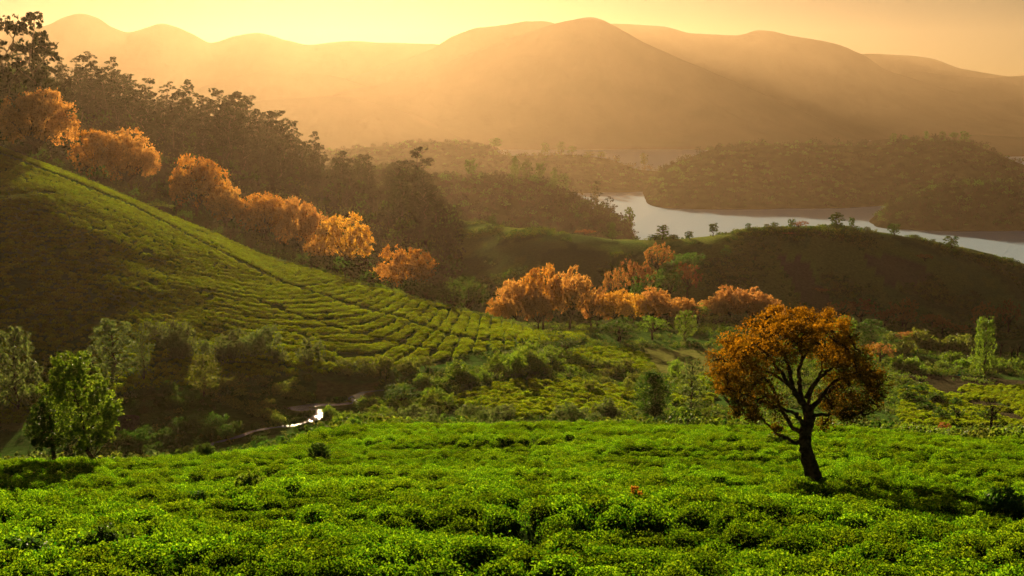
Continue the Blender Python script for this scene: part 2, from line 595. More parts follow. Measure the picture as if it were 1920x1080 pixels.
# ------------------------------------------------------------------ plant building
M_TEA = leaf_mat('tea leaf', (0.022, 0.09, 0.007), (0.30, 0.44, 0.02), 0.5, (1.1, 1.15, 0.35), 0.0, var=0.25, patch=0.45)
M_TEA2 = leaf_mat('hillside tea leaf', (0.10, 0.18, 0.013), (0.31, 0.40, 0.02), 0.55, (1.25, 1.1, 0.35), 0.0, var=0.25, patch=0.3)
M_ORANGE = leaf_mat('orange leaf', (0.32, 0.165, 0.028), (0.70, 0.40, 0.075), 0.44, (1.2, 1.0, 0.5), var=0.2)
M_RUST = leaf_mat('rust leaf', (0.19, 0.10, 0.035), (0.42, 0.23, 0.075), 0.4, (1.2, 0.9, 0.5), var=0.25)
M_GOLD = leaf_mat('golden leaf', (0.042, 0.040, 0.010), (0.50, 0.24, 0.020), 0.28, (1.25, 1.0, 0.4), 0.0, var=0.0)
M_GUM = leaf_mat('gum tree leaf', (0.014, 0.023, 0.007), (0.038, 0.050, 0.013), 0.22, (1.2, 1.05, 0.5), var=0.25)
M_DARK = leaf_mat('dark green leaf', (0.03, 0.08, 0.015), (0.08, 0.155, 0.026), 0.4, (1.2, 1.1, 0.4), var=0.25)
M_GREEN = leaf_mat('green leaf', (0.06, 0.13, 0.018), (0.19, 0.28, 0.032), 0.45, (1.2, 1.1, 0.4), var=0.25)
M_OLIVE = leaf_mat('olive leaf', (0.07, 0.12, 0.022), (0.20, 0.25, 0.045), 0.45, (1.2, 1.05, 0.45), var=0.25)
M_SAGE = leaf_mat('grey green leaf', (0.065, 0.105, 0.032), (0.14, 0.19, 0.06), 0.4, (1.15, 1.05, 0.6), var=0.2)
M_BARK = rough_mat('bark', (0.035, 0.024, 0.016), (0.09, 0.065, 0.045), 6.0, 0.9)
M_PALEBARK = rough_mat('pale bark', (0.09, 0.075, 0.055), (0.20, 0.17, 0.12), 3.0, 0.6)
M_TWIG = rough_mat('twigs', (0.016, 0.03, 0.006), (0.03, 0.05, 0.01), 5.0, 0.6)


def unit(n, r):
    v = r.normal(size=(n, 3))
    return v / np.linalg.norm(v, axis=1, keepdims=True)


def leaves(C, size, r, up=0.0, aspect=0.55, bend=0.25, rv=None):
    """Leaf quads, folded a little, at centres C: vertices, quads and a random value for each."""
    n = len(C)
    nrm = unit(n, r)
    nrm[:, 2] = nrm[:, 2] * (1 - 0.3 * up) + up
    nrm /= np.linalg.norm(nrm, axis=1, keepdims=True) + 1e-9
    t = np.cross(nrm, unit(n, r))
    t /= np.linalg.norm(t, axis=1, keepdims=True) + 1e-9
    b = np.cross(nrm, t)
    s = (size * r.uniform(0.6, 1.35, n))[:, None]
    v0 = C - t * s * 0.5
    v1 = C + b * s * aspect * 0.5 + nrm * s * bend * 0.3
    v2 = C + t * s * 0.5 - nrm * s * bend * 0.2
    v3 = C - b * s * aspect * 0.5 + nrm * s * bend * 0.3
    V = np.stack([v0, v1, v2, v3], 1).reshape(-1, 3)
    Q = np.arange(4 * n).reshape(n, 4)
    if rv is None:
        rv = r.uniform(0, 1, n)
    return V, Q, rv


def tube(pts, rad, sides=6):
    pts = np.asarray(pts, float)
    n = len(pts)
    T = np.gradient(pts, axis=0)
    T /= np.linalg.norm(T, axis=1, keepdims=True) + 1e-9
    ref = np.array([0.31, 0.95, 0.05])
    U = np.cross(T, ref)
    U /= np.linalg.norm(U, axis=1, keepdims=True) + 1e-9
    W = np.cross(T, U)
    an = np.linspace(0, 2 * np.pi, sides, endpoint=False)
    ring = U[:, None, :] * np.cos(an)[None, :, None] + W[:, None, :] * np.sin(an)[None, :, None]
    V = (pts[:, None, :] + ring * np.asarray(rad)[:, None, None]).reshape(-1, 3)
    q = []
    for i in range(n - 1):
        for k in range(sides):
            k2 = (k + 1) % sides
            q.append((i * sides + k, i * sides + k2, (i + 1) * sides + k2, (i + 1) * sides + k))
    return V, np.array(q)


def join(parts):
    Vs, Qs, off = [], [], 0
    for V, Q in parts:
        Vs.append(V)
        Qs.append(np.asarray(Q) + off)
        off += len(V)
    return np.concatenate(Vs), np.concatenate(Qs)


def curve(p0, p1, r, n=6, sag=0.12):
    """A slightly crooked line between two points."""
    p0, p1 = np.asarray(p0, float), np.asarray(p1, float)
    t = np.linspace(0, 1, n)[:, None]
    L = np.linalg.norm(p1 - p0)
    off = unit(1, r)[0] * sag * L
    jig = r.normal(size=(n, 3)) * 0.025 * L
    jig[0] = jig[-1] = 0
    return p0 + (p1 - p0) * t + off * np.sin(np.pi * t) * 0.6 + jig


def clump(c, rad, n, r, shell=0.6, flat=1.0):
    """Leaf centres in a ball, denser near its surface, gathered in small tufts."""
    k = max(3, n // 14)
    tc = unit(k, r) * (shell + (1 - shell) * r.uniform(0, 1, k) ** 0.5)[:, None]
    w = r.integers(0, k, n)
    p = tc[w] + r.normal(size=(n, 3)) * 0.13
    p[:, 2] *= flat
    return np.asarray(c) + p * rad


class Plant:
    """Shared meshes of one plant form: a trunk with limbs, and a crown of leaves."""

    def __init__(self, name, wood, crown, size, extra=None):
        self.wood, self.crown, self.size, self.extra = wood, crown, size, extra or []


def build_plant(name, limbs, C, leaf, mat, size, r, up=0.15, aspect=0.6, bark=None, sides=6):
    Vw, Qw = join([tube(p, q, sides) for p, q in limbs])
    wood = mesh_np(name + ' wood', Vw, Qw, bark or M_BARK, smooth=True)
    Vl, Ql, rv = leaves(C, leaf, r, up, aspect)
    crown = mesh_np(name + ' crown', Vl, Ql, mat, {'r': rv})
    return Plant(name, wood, crown, size)


def gum(seed, mat=None):
    """Tall gum tree, 30 m: bare lower trunk, umbrella tufts with sky between them."""
    r = np.random.default_rng(seed)
    H = 30.0
    top = np.array([r.normal() * 1.2, r.normal() * 1.2, H * 0.93])
    tr = curve((0, 0, -1.5), top, r, 9, 0.05)
    limbs = [(tr, np.linspace(0.45, 0.07, 9))]
    C = []
    nb = int(r.integers(11, 16))
    for i in range(nb):
        f = 0.30 + 0.68 * (i / (nb - 1)) ** 0.8
        base = tr[0] + (tr[-1] - tr[0]) * f
        base = np.array([np.interp(f, np.linspace(0, 1, 9), tr[:, k]) for k in range(3)])
        an = i * 2.4 + r.uniform(-0.5, 0.5)
        ln = (1.15 - f) * H * r.uniform(0.17, 0.30) + 0.9
        tip = base + np.array([math.cos(an) * ln, math.sin(an) * ln, ln * r.uniform(0.5, 1.0)])
        tip[2] = min(tip[2], H)
        limbs.append((curve(base, tip, r, 5, 0.15), np.linspace(0.16, 0.04, 5)))
        rad = r.uniform(1.3, 2.5)
        c = clump(tip, rad, 200, r, 0.75, 0.55)
        c = c[c[:, 2] > tip[2] - 0.35 * rad]
        C.append(c)
        if f < 0.75:
            C.append(clump(base + (tip - base) * 0.45 + (0, 0, -0.8), rad * 0.9, 70, r, 0.4, 0.9))
    C.append(clump(top, 1.6, 120, r, 0.7, 0.7))
    for k in range(10):
        an = r.uniform(0, 6.28)
        C.append(clump((math.cos(an) * 2.4, math.sin(an) * 2.4, H * r.uniform(0.12, 0.62)), 2.6, 120, r, 0.3, 1.5))
    return build_plant('gum', limbs, np.concatenate(C), 0.72, mat or M_GUM, (H, 13.0), r, 0.1, 0.6, M_PALEBARK)


def billow(seed, mat, H=12.0, W=13.0, leaf=0.42, lobes=24, dense=330, low=0.30):
    """Broad round crown of many cushions on a short forked trunk."""
    r = np.random.default_rng(seed)
    limbs = [(curve((0, 0, -0.8), (r.normal() * .3, r.normal() * .3, H * 0.38), r, 5, 0.06), np.linspace(0.42, 0.28, 5))]
    C = []
    for i in range(lobes):
        an = i * 2.399 + r.uniform(-0.3, 0.3)
        f = (i + 0.5) / lobes
        el = math.asin(max(-0.35, 1 - 1.35 * f))
        cen = np.array([math.cos(an) * math.cos(el) * W * 0.36, math.sin(an) * math.cos(el) * W * 0.36, H * 0.60 + math.sin(el) * H * 0.27])
        cen *= 1 + 0.10 * r.normal()
        rad = W * r.uniform(0.12, 0.19)
        limbs.append((curve((0, 0, H * 0.3), cen, r, 5, 0.12), np.linspace(0.16, 0.03, 5)))
        C.append(clump(cen, rad, dense, r, 0.7, 0.85))
    C = np.concatenate(C)
    C = C[C[:, 2] > H * low * 0.6]
    return build_plant('billow', limbs, C, leaf, mat, (H, W), r, 0.2, 0.7)


def upright(seed, mat, H=10.0, W=5.0, leaf=0.3, lobes=20, dense=150, tip=0.25, low=0.12, flat=1.3, sides=6, bark=None):
    """Upright crown: narrow above, fullest a third of the way up."""
    r = np.random.default_rng(seed)
    top = (r.normal() * .03 * H, r.normal() * .03 * H, H * 0.95)
    tr = curve((0, 0, -0.5), top, r, 8, 0.03)
    limbs = [(tr, np.linspace(0.024 * H, 0.004 * H, 8))]
    C = []
    for i in range(lobes):
        f = low + (1 - low) * (i + 0.3) / lobes
        wid = W * 0.5 * (tip + (1 - tip) * math.sin(math.pi * min(1, (1 - f) ** 0.75 * 1.02)) ** 0.8)
        an = i * 2.4 + r.uniform(-.4, .4)
        rr = wid * r.uniform(0.35, 0.75)
        cen = np.array([math.cos(an) * rr, math.sin(an) * rr, H * f])
        limbs.append((curve((0, 0, H * max(0.05, f - 0.12)), cen, r, 4, 0.1), np.linspace(0.008 * H, 0.002 * H, 4)))
        C.append(clump(cen, wid * r.uniform(0.38, 0.6), dense, r, 0.6, flat))
    C = np.concatenate(C)
    C[:, 2] = np.clip(C[:, 2], H * low * 0.5, H * 1.02)
    return build_plant('upright', limbs, C, leaf, mat, (H, W), r, 0.1, 0.6, bark, sides)


def shrub(seed, mat, H=1.6, W=2.2, leaf=0.16, lobes=7, dense=70, up=0.3):
    """Rounded bush from the ground up."""
    r = np.random.default_rng(seed)
    limbs, C = [], []
    for i in range(lobes):
        an = i * 2.4
        rr = W * 0.30 * math.sqrt((i + 0.3) / lobes)
        rad = W * r.uniform(0.20, 0.30)
        cen = np.array([math.cos(an) * rr, math.sin(an) * rr, max(rad * 0.55, (H - rad) * r.uniform(0.55, 1.0))])
        limbs.append((curve((0, 0, -0.15), cen, r, 3, 0.1), np.linspace(0.03, 0.008, 3)))
        C.append(clump(cen, rad, dense, r, 0.65, 0.9))
    C = np.concatenate(C)
    C = C[C[:, 2] > -0.05]
    return build_plant('shrub', limbs, C, leaf, mat, (H, W), r, up, 0.6, M_TWIG, 4)


def tea_bush(seed, mat, W=1.2, H=0.68, n=1300, leaf=0.068, core=1.0):
    """Plucked tea bush: flat dome of small leaves over a twiggy body, one mesh for leaves, one for the body."""
    r = np.random.default_rng(seed)
    an = r.uniform(0, 2 * np.pi, n)
    rho = np.sqrt(r.uniform(0, 1, n))
    lump = 1 + 0.20 * np.sin(an * 3 + seed) + 0.12 * np.sin(an * 5 + 2 * seed)
    x, y = np.cos(an) * rho * W * 0.52 * lump, np.sin(an) * rho * W * 0.52 * lump
    topz = H * (1 - 0.72 * rho ** 3.2) * (0.86 + 0.30 * vnoise(x * 4 + 9 * seed, y * 4, seed))
    z = topz - np.abs(r.normal(size=n)) * 0.10 * H / 0.72
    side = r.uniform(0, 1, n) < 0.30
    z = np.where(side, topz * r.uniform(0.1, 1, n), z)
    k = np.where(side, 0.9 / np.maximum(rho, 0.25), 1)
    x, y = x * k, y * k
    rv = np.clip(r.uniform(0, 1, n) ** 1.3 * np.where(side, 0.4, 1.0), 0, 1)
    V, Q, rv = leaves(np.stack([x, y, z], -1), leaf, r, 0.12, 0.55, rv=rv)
    crown = mesh_np('tea leaves', V, Q, mat, {'r': rv})
    # twiggy body
    a8 = np.linspace(0, 2 * np.pi, 10, endpoint=False)
    rings = []
    for zz, rr in ((-0.25, 0.26), (0.12 * H, 0.36), (0.38 * H, 0.42), (0.62 * H, 0.33), (0.76 * H, 0.12)):
        lm = 1 + 0.20 * np.sin(a8 * 3 + seed) + 0.12 * np.sin(a8 * 5 + 2 * seed)
        rings.append(np.stack([np.cos(a8) * rr * W * lm * core, np.sin(a8) * rr * W * lm * core, np.full(10, zz * (0.4 + 0.6 * core))], -1))
    Vb = np.concatenate(rings)
    qb = [(i * 10 + k, i * 10 + (k + 1) % 10, (i + 1) * 10 + (k + 1) % 10, (i + 1) * 10 + k) for i in range(4) for k in range(10)]
    body = mesh_np('tea body', Vb, np.array(qb), M_TWIG, smooth=True)
    return Plant('tea', body, crown, (H, W))


def joined(plant, name):
    """One mesh with both materials, for scattering."""
    w, c = plant.wood, plant.crown
    def arr(me):
        v = np.empty(len(me.vertices) * 3, np.float32)
        me.vertices.foreach_get('co', v)
        l = np.empty(len(me.loops), np.int32)
        me.loops.foreach_get('vertex_index', l)
        return v.reshape(-1, 3), l.reshape(-1, 4)
    v1, q1 = arr(w)
    v2, q2 = arr(c)
    rv = np.empty(len(q2), np.float32)
    c.attributes['r'].data.foreach_get('value', rv)
    me = mesh_np(name, np.concatenate([v1, v2]), np.concatenate([q1, q2 + len(v1)]), None, {'r': np.concatenate([np.zeros(len(q1), np.float32), rv])})
    me.materials.append(w.materials[0])
    me.materials.append(c.materials[0])
    me.polygons.foreach_set('material_index', np.concatenate([np.zeros(len(q1), np.int32), np.ones(len(q2), np.int32)]))
    return me


def place(name, plant, pos, h=None, w=None, rot=None, label=None, cat='tree', group=None, parts=('trunk', 'crown'), tilt=0.0):
    """A plant of its own at pos, scaled to height h and width w."""
    root = link(name, None, loc=tuple(pos))
    H, W = plant.size
    sz = (h / H) if h else 1.0
    sx = (w / W) if w else sz
    root.scale = (sx, sx, sz)
    root.rotation_euler = (tilt, 0, random.uniform(0, 6.28) if rot is None else rot)
    for n, me in zip(parts, (plant.wood, plant.crown)):
        link(n, me, root)
    for n, me in plant.extra:
        link(n, me, root)
    tag(root, label, cat, group)
    return root


def proto_collection(name, meshes):
    col = bpy.data.collections.new(name)
    for i, me in enumerate(meshes):
        o = bpy.data.objects.new('%s form %02d' % (name, i), me)
        col.objects.link(o)
    return col


def scatter(name, label, cat, pts, yaw, scl, idx, col, tilt=None):
    """One uncountable mass: a mesh of points that carries an instance of a plant form on each."""
    n = len(pts)
    me = bpy.data.meshes.new(name)
    me.vertices.add(n)
    me.vertices.foreach_set('co', np.ascontiguousarray(pts, np.float32).ravel())
    rot = np.zeros((n, 3), np.float32)
    rot[:, 2] = yaw
    if tilt is not None:
        rot[:, :2] = tilt
    a = me.attributes.new('rot', 'FLOAT_VECTOR', 'POINT')
    a.data.foreach_set('vector', rot.ravel())
    scl = np.asarray(scl, np.float32)
    if scl.ndim == 1:
        scl = np.repeat(scl[:, None], 3, 1)
    a = me.attributes.new('scl', 'FLOAT_VECTOR', 'POINT')
    a.data.foreach_set('vector', np.ascontiguousarray(scl).ravel())
    a = me.attributes.new('idx', 'INT', 'POINT')
    a.data.foreach_set('value', np.ascontiguousarray(idx, np.int32))
    o = tag(link(name, me), label, cat, kind='stuff')
    ng = bpy.data.node_groups.new(name, 'GeometryNodeTree')
    ng.interface.new_socket('Geometry', in_out='INPUT', socket_type='NodeSocketGeometry')
    ng.interface.new_socket('Geometry', in_out='OUTPUT', socket_type='NodeSocketGeometry')
    N, L = ng.nodes.new, ng.links.new
    gi, go = N('NodeGroupInput'), N('NodeGroupOutput')
    ci = N('GeometryNodeCollectionInfo')
    ci.inputs['Collection'].default_value = col
    ci.inputs['Separate Children'].default_value = True
    ci.inputs['Reset Children'].default_value = True
    ip = N('GeometryNodeInstanceOnPoints')
    ip.inputs['Pick Instance'].default_value = True

    def named(nm, typ):
        q = N('GeometryNodeInputNamedAttribute')
        q.data_type = typ
        q.inputs['Name'].default_value = nm
        return q.outputs['Attribute']
    er = N('FunctionNodeEulerToRotation')
    L(named('rot', 'FLOAT_VECTOR'), er.inputs[0])
    L(gi.outputs[0], ip.inputs['Points'])
    L(ci.outputs[0], ip.inputs['Instance'])
    L(named('idx', 'INT'), ip.inputs['Instance Index'])
    L(er.outputs[0], ip.inputs['Rotation'])
    L(named('scl', 'FLOAT_VECTOR'), ip.inputs['Scale'])
    L(ip.outputs[0], go.inputs[0])
    md = o.modifiers.new('scatter', 'NODES')
    md.node_group = ng
    return o

# ------------------------------------------------------------------ near tea field
TEA = [tea_bush(s, M_TEA, core=0.8) for s in range(6)]
TEA_FAR = [tea_bush(s + 20, M_TEA2, 1.4, 0.8, 340, 0.22, 0.25) for s in range(4)]
tea_col = proto_collection('tea', [joined(t, 'tea form') for t in TEA])
teafar_col = proto_collection('tea far', [joined(t, 'tea far form') for t in TEA_FAR])

r = np.random.default_rng(11)
rows = []
ysp = 1.55
y = 21.0
while y < 124:
    n = int(2 * 0.52 * y / 0.80)
    x = (np.arange(n) - n / 2) * 0.80 + r.uniform(0, 1)
    rows.append(np.stack([x, np.full(n, y)], -1))
    y += ysp
P = np.concatenate(rows)
# rows follow the slope in gentle waves
P[:, 1] += 1.3 * np.sin(P[:, 0] / 17 + P[:, 1] / 30) + 0.9 * fbm(P[:, 0] / 11, P[:, 1] / 11, 2, 31)
P += r.normal(size=P.shape) * np.array([0.16, 0.22])
a = P[:, 0] / P[:, 1]
keep = (np.abs(a) < 0.50) & (P[:, 1] < line_at(3, P[:, 0], P[:, 1]) + 6)
# footpaths down the slope, gaps between plants
z = ground(P[:, 0], P[:, 1])
ppx, ppy = project(P[:, 0], P[:, 1], z)
path_px = np.interp(ppy, [800, 830, 900, 1000, 1080], [1003, 998, 990, 997, 1005])
onpath = np.abs(ppx - path_px) < np.interp(ppy, [800, 1080], [7, 18])
path2 = np.interp(ppy, [780, 810, 850, 880], [660, 628, 608, 590])
onpath |= (np.abs(ppx - path2) < 9) & (ppy < 872)
path3 = np.interp(ppy, [790, 815, 850], [1090, 1080, 1060])
onpath |= (np.abs(ppx - path3) < 5) & (ppy < 845)
gap = fbm(P[:, 0] / 2.6, P[:, 1] / 1.3, 2, 41)
gap2 = fbm(P[:, 0] / 9, P[:, 1] / 5, 3, 43)
keep &= ~onpath & (gap + 0.35 * gap2 < 0.50) & (r.uniform(0, 1, len(P)) > 0.02)
keep &= ~((np.abs(P[:, 0] - pix(1522, 895, 58)[0]) < 0.7) & (np.abs(P[:, 1] - 58) < 0.8))
P, z, gap, gap2 = P[keep], z[keep], gap[keep], gap2[keep]
hs = 0.95 + 0.38 * gap2 + r.normal(size=len(P)) * 0.09 - 0.18 * (gap > 0.25)
ws = 0.98 + r.normal(size=len(P)) * 0.10
scl = np.stack([ws * 1.04, ws * 1.04, np.clip(hs, 0.55, 1.5)], -1)
yaw = r.uniform(0, 6.28, len(P))
idx = r.integers(0, len(TEA), len(P))
order = np.argsort(P[:, 1] + 100 * ((np.abs(project(P[:, 0], P[:, 1], z)[0] - 960) > 955) | (project(P[:, 0], P[:, 1], z + 0.6)[1] > 1078)))
first = order[:300]
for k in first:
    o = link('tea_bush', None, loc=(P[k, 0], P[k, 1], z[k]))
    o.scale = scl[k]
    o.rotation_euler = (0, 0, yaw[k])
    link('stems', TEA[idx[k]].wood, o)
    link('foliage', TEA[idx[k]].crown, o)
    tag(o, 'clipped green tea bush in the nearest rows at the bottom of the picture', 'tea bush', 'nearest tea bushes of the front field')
rest = order[300:]
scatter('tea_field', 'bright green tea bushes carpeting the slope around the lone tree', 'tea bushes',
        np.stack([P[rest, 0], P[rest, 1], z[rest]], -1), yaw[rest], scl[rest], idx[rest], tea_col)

# ------------------------------------------------------------------ tea hillside on the left
r = np.random.default_rng(12)
n = 110000
aa = r.uniform(-0.56, 0.06, n)
i = np.clip(np.searchsorted(AG, aa), 1, len(AG) - 1)
d0, d1 = kD[5][i] - 3, kD[6][i] + 5
y = d0 + (d1 - d0) * r.uniform(0, 1, n)
x = aa * y
# a jittered grid: snap to 1.25 m cells and keep one plant for each
cell = np.round(x / 0.95).astype(int) * 100003 + np.round(y / 1.05).astype(int)
_, u = np.unique(cell, return_index=True)
x = np.round(x[u] / 0.95) * 0.95 + r.normal(size=len(u)) * 0.16
y = np.round(y[u] / 1.05) * 1.05 + r.normal(size=len(u)) * 0.24
z = ground(x, y)
hx, hy = project(x, y, z)
cr = np.interp(hx, [-300, 0, 100, 340, 530, 700, 850, 1000], [170, 275, 312, 410, 490, 541, 582, 622])
below = hy - cr                                        # pixel rows below the crest: for the path that follows it
lean = np.interp(hx, [0, 200, 450, 700, 950], [1.15, 1.0, 0.62, 0.22, -0.05])
upslope = (line_at(6, x, y) - y)
lane = x + lean * upslope * 0.55
cell_w = 2.8
onlane = (np.abs((lane / cell_w) % 1 - 0.5) > 0.335)
pathline = np.interp(hx, [250, 345, 500, 640, 760, 830, 900, 960], [14, 26, 40, 44, 42, 50, 46, 30])
onlane |= np.abs(below - pathline) < 3.0
path2 = np.interp(hx, [480, 640, 760, 860], [95, 96, 92, 82])
onlane |= (np.abs(below - path2) < 2.0) & (hx > 470) & (hx < 880)
holes = fbm(x / 6, y / 4, 3, 51)
shade = (hx < 330) & (hy > 430)
keep = ~onlane & (holes < 0.42) & (r.uniform(0, 1, len(x)) > np.where(shade, 0.22, 0.05)) & (hx > -160)
x, y, z, holes, below = x[keep], y[keep], z[keep], holes[keep], below[keep]
s = 0.92 + 0.12 * holes + r.normal(size=len(x)) * 0.07
scatter('tea_slope', 'rows of tea bushes on the left hillside below the orange trees', 'tea bushes',
        np.stack([x, y, z], -1), r.uniform(0, 6.28, len(x)), np.stack([s * 0.93, s * 0.93, s], -1), r.integers(0, 4, len(x)), teafar_col)

# ------------------------------------------------------------------ scrub on the valley floor and the back hill
SCRUB = [shrub(60 + k, m, 1.2, 1.9, 0.26, 5, 34) for k, m in enumerate((M_GREEN, M_OLIVE, M_DARK, M_GREEN, M_SAGE))]
scrub_col = proto_collection('scrub', [joined(t, 'scrub form') for t in SCRUB])
r = np.random.default_rng(13)
n = 90000
aa = r.uniform(-0.5, 0.5, n)
i = np.clip(np.searchsorted(AG, aa), 1, len(AG) - 1)
d0, d1 = kD[3][i] + 5, kD[7][i] + 6
y = np.exp(np.log(d0) + (np.log(d1) - np.log(d0)) * r.uniform(0, 1, n))
x = aa * y
cell = np.round(x / 1.7).astype(int) * 100003 + np.round(y / 1.9).astype(int)
_, u = np.unique(cell, return_index=True)
x, y = x[u], y[u]
z = ground(x, y)
hx, hy = project(x, y, z)
onhill = (hx < 1010) & (y > line_at(5, x, y) - 1) & (y < line_at(6, x, y) + 5)
open_ = inside(hx, hy, P_TAN) | inside(hx, hy, P_TAN2) | (inside(hx, hy, P_DIRT) & (fbm(x / 8, y / 8, 2, 97) < 0.05)) | inside(hx, hy, P_MEADOW_L) | inside(hx, hy, P_MEADOW_R)
tea2 = inside(hx, hy, P_BRIGHT1) | inside(hx, hy, P_BRIGHT2) | ((hx > 1690) & (hy > 725) & (hy < 800)) | ((hx > 1000) & (hx < 1340) & (hy > 690) & (hy < 760) & (fbm(x / 9, y / 9, 2, 61) > 0.0))
dens = fbm(x / 13, y / 13, 3, 71)
keep = ~onhill & ~open_ & ~tea2 & (dens > -0.30) & ~(by_stream(hx, hy) & (r.uniform(0, 1, len(x)) < 0.68))
big = np.clip(0.75 + 0.9 * np.maximum(dens, -0.2) + r.normal(size=len(x)) * 0.2, 0.4, 1.9)
kind = np.where(hx < 620, r.choice([2, 1, 2, 4], len(x)), r.choice([0, 0, 1, 3, 4, 2], len(x)))
scatter('undergrowth', 'green scrub covering the valley floor along the stream', 'undergrowth',
        np.stack([x, y, z], -1)[keep], r.uniform(0, 6.28, keep.sum()), big[keep], kind[keep], scrub_col)
k2 = tea2 & ~onhill & ~open_
s = 0.95 + r.normal(size=k2.sum()) * 0.12
scatter('tea_patch', 'bright tea patches on the valley floor behind the front field', 'tea bushes',
        np.stack([x, y, z], -1)[k2], r.uniform(0, 6.28, k2.sum()), np.stack([s * 1.25, s * 1.25, s], -1), r.integers(0, 4, k2.sum()), teafar_col)

n = 60000
aa = r.uniform(-0.10, 0.5, n)
i = np.clip(np.searchsorted(AG, aa), 1, len(AG) - 1)
d0, d1 = kD[7][i] + 6, kD[8][i] + 10
y = d0 + (d1 - d0) * r.uniform(0, 1, n)
x = aa * y
z = ground(x, y)
hx, hy = project(x, y, z)
dens = fbm(x / 22, y / 22, 3, 81)
keep = (dens > 0.02) & ~inside(hx, hy, P_FIELD1) & ~inside(hx, hy, P_FIELD2) & (r.uniform(0, 1, n) < 0.16 + 0.3 * (dens > 0.25))
x, y, z, dens = x[keep], y[keep], z[keep], dens[keep]
scatter('hillside_scrub', 'low dark scrub on the slope of the hill before the lake', 'scrub',
        np.stack([x, y, z], -1), r.uniform(0, 6.28, len(x)), np.clip(0.7 + 1.2 * dens + r.normal(size=len(x)) * 0.3, 0.4, 2.2), r.choice([0, 1, 2, 2, 4], len(x)), scrub_col)

# ------------------------------------------------------------------ woods on the far hills
WOOD = [billow(400 + k, M_GUM if k != 2 else M_DARK, 10, 11, 1.0, 9, 40) for k in range(4)]
wood_col = proto_collection('wood', [joined(t, 'wood form') for t in WOOD])
r = np.random.default_rng(14)
for seed, cnt, lab, tmax in ((101, 2600, 'dark wood covering the peninsula in front of the lake', 0.5), (102, 2200, 'hazy wood on the tongue of land beyond the water', 0.3),
                             (103, 3200, 'hazy wood on the long hill along the right shore', 0.3), (104, 1500, 'dark wood on the headland at the right edge', 0.3)):
    hxx, hyy, hzz, t = HILLS[seed]
    ok = np.nonzero(t < tmax)[0]
    i = r.uniform(6, hxx.shape[0] - 1.001, cnt)
    j = r.uniform(0, len(ok) - 1.001, cnt)
    i0, j0, fi, fj = i.astype(int), j.astype(int), i % 1, j % 1
    f = lambda A: (A[i0, j0] * (1 - fi) + A[i0 + 1, j0] * fi) * (1 - fj) + (A[i0, j0 + 1] * (1 - fi) + A[i0 + 1, j0 + 1] * fi) * fj
    x, y, z = f(hxx), f(hyy), f(hzz)
    kp = z > LAKE_Z + 1.5
    x, y, z = x[kp], y[kp], z[kp]
    sc = np.clip(0.75 + 0.22 * r.normal(size=len(x)), 0.35, 1.4)
    scatter('woods', lab, 'woods', np.stack([x, y, z - 1.5], -1), r.uniform(0, 6.28, len(x)), np.stack([sc, sc, sc * r.uniform(0.8, 1.3, len(x))], -1), r.integers(0, 4, len(x)), wood_col)

# understorey that closes the forest and the gully below it
r = np.random.default_rng(18)
n = 2600
aa = r.uniform(-0.52, -0.045, n)
i = np.clip(np.searchsorted(AG, aa), 1, len(AG) - 1)
d0, d1 = kD[6][i] + 14, kD[8][i] + 15
y = d0 + (d1 - d0) * r.uniform(0, 1, n) ** 1.2
x = aa * y
z = ground(x, y)
f = (y - d0) / (d1 - d0)
sc = np.clip(0.36 + 0.75 * np.clip(f, 0, 0.6) + r.normal(size=n) * 0.12, 0.25, 1.1)
scatter('forest_undergrowth', 'dark understorey between the gum trees and behind the orange trees', 'undergrowth', np.stack([x, y, z - 0.5], -1), r.uniform(0, 6.28, n), np.stack([sc, sc, sc * 1.2], -1), r.integers(0, 4, n), wood_col)

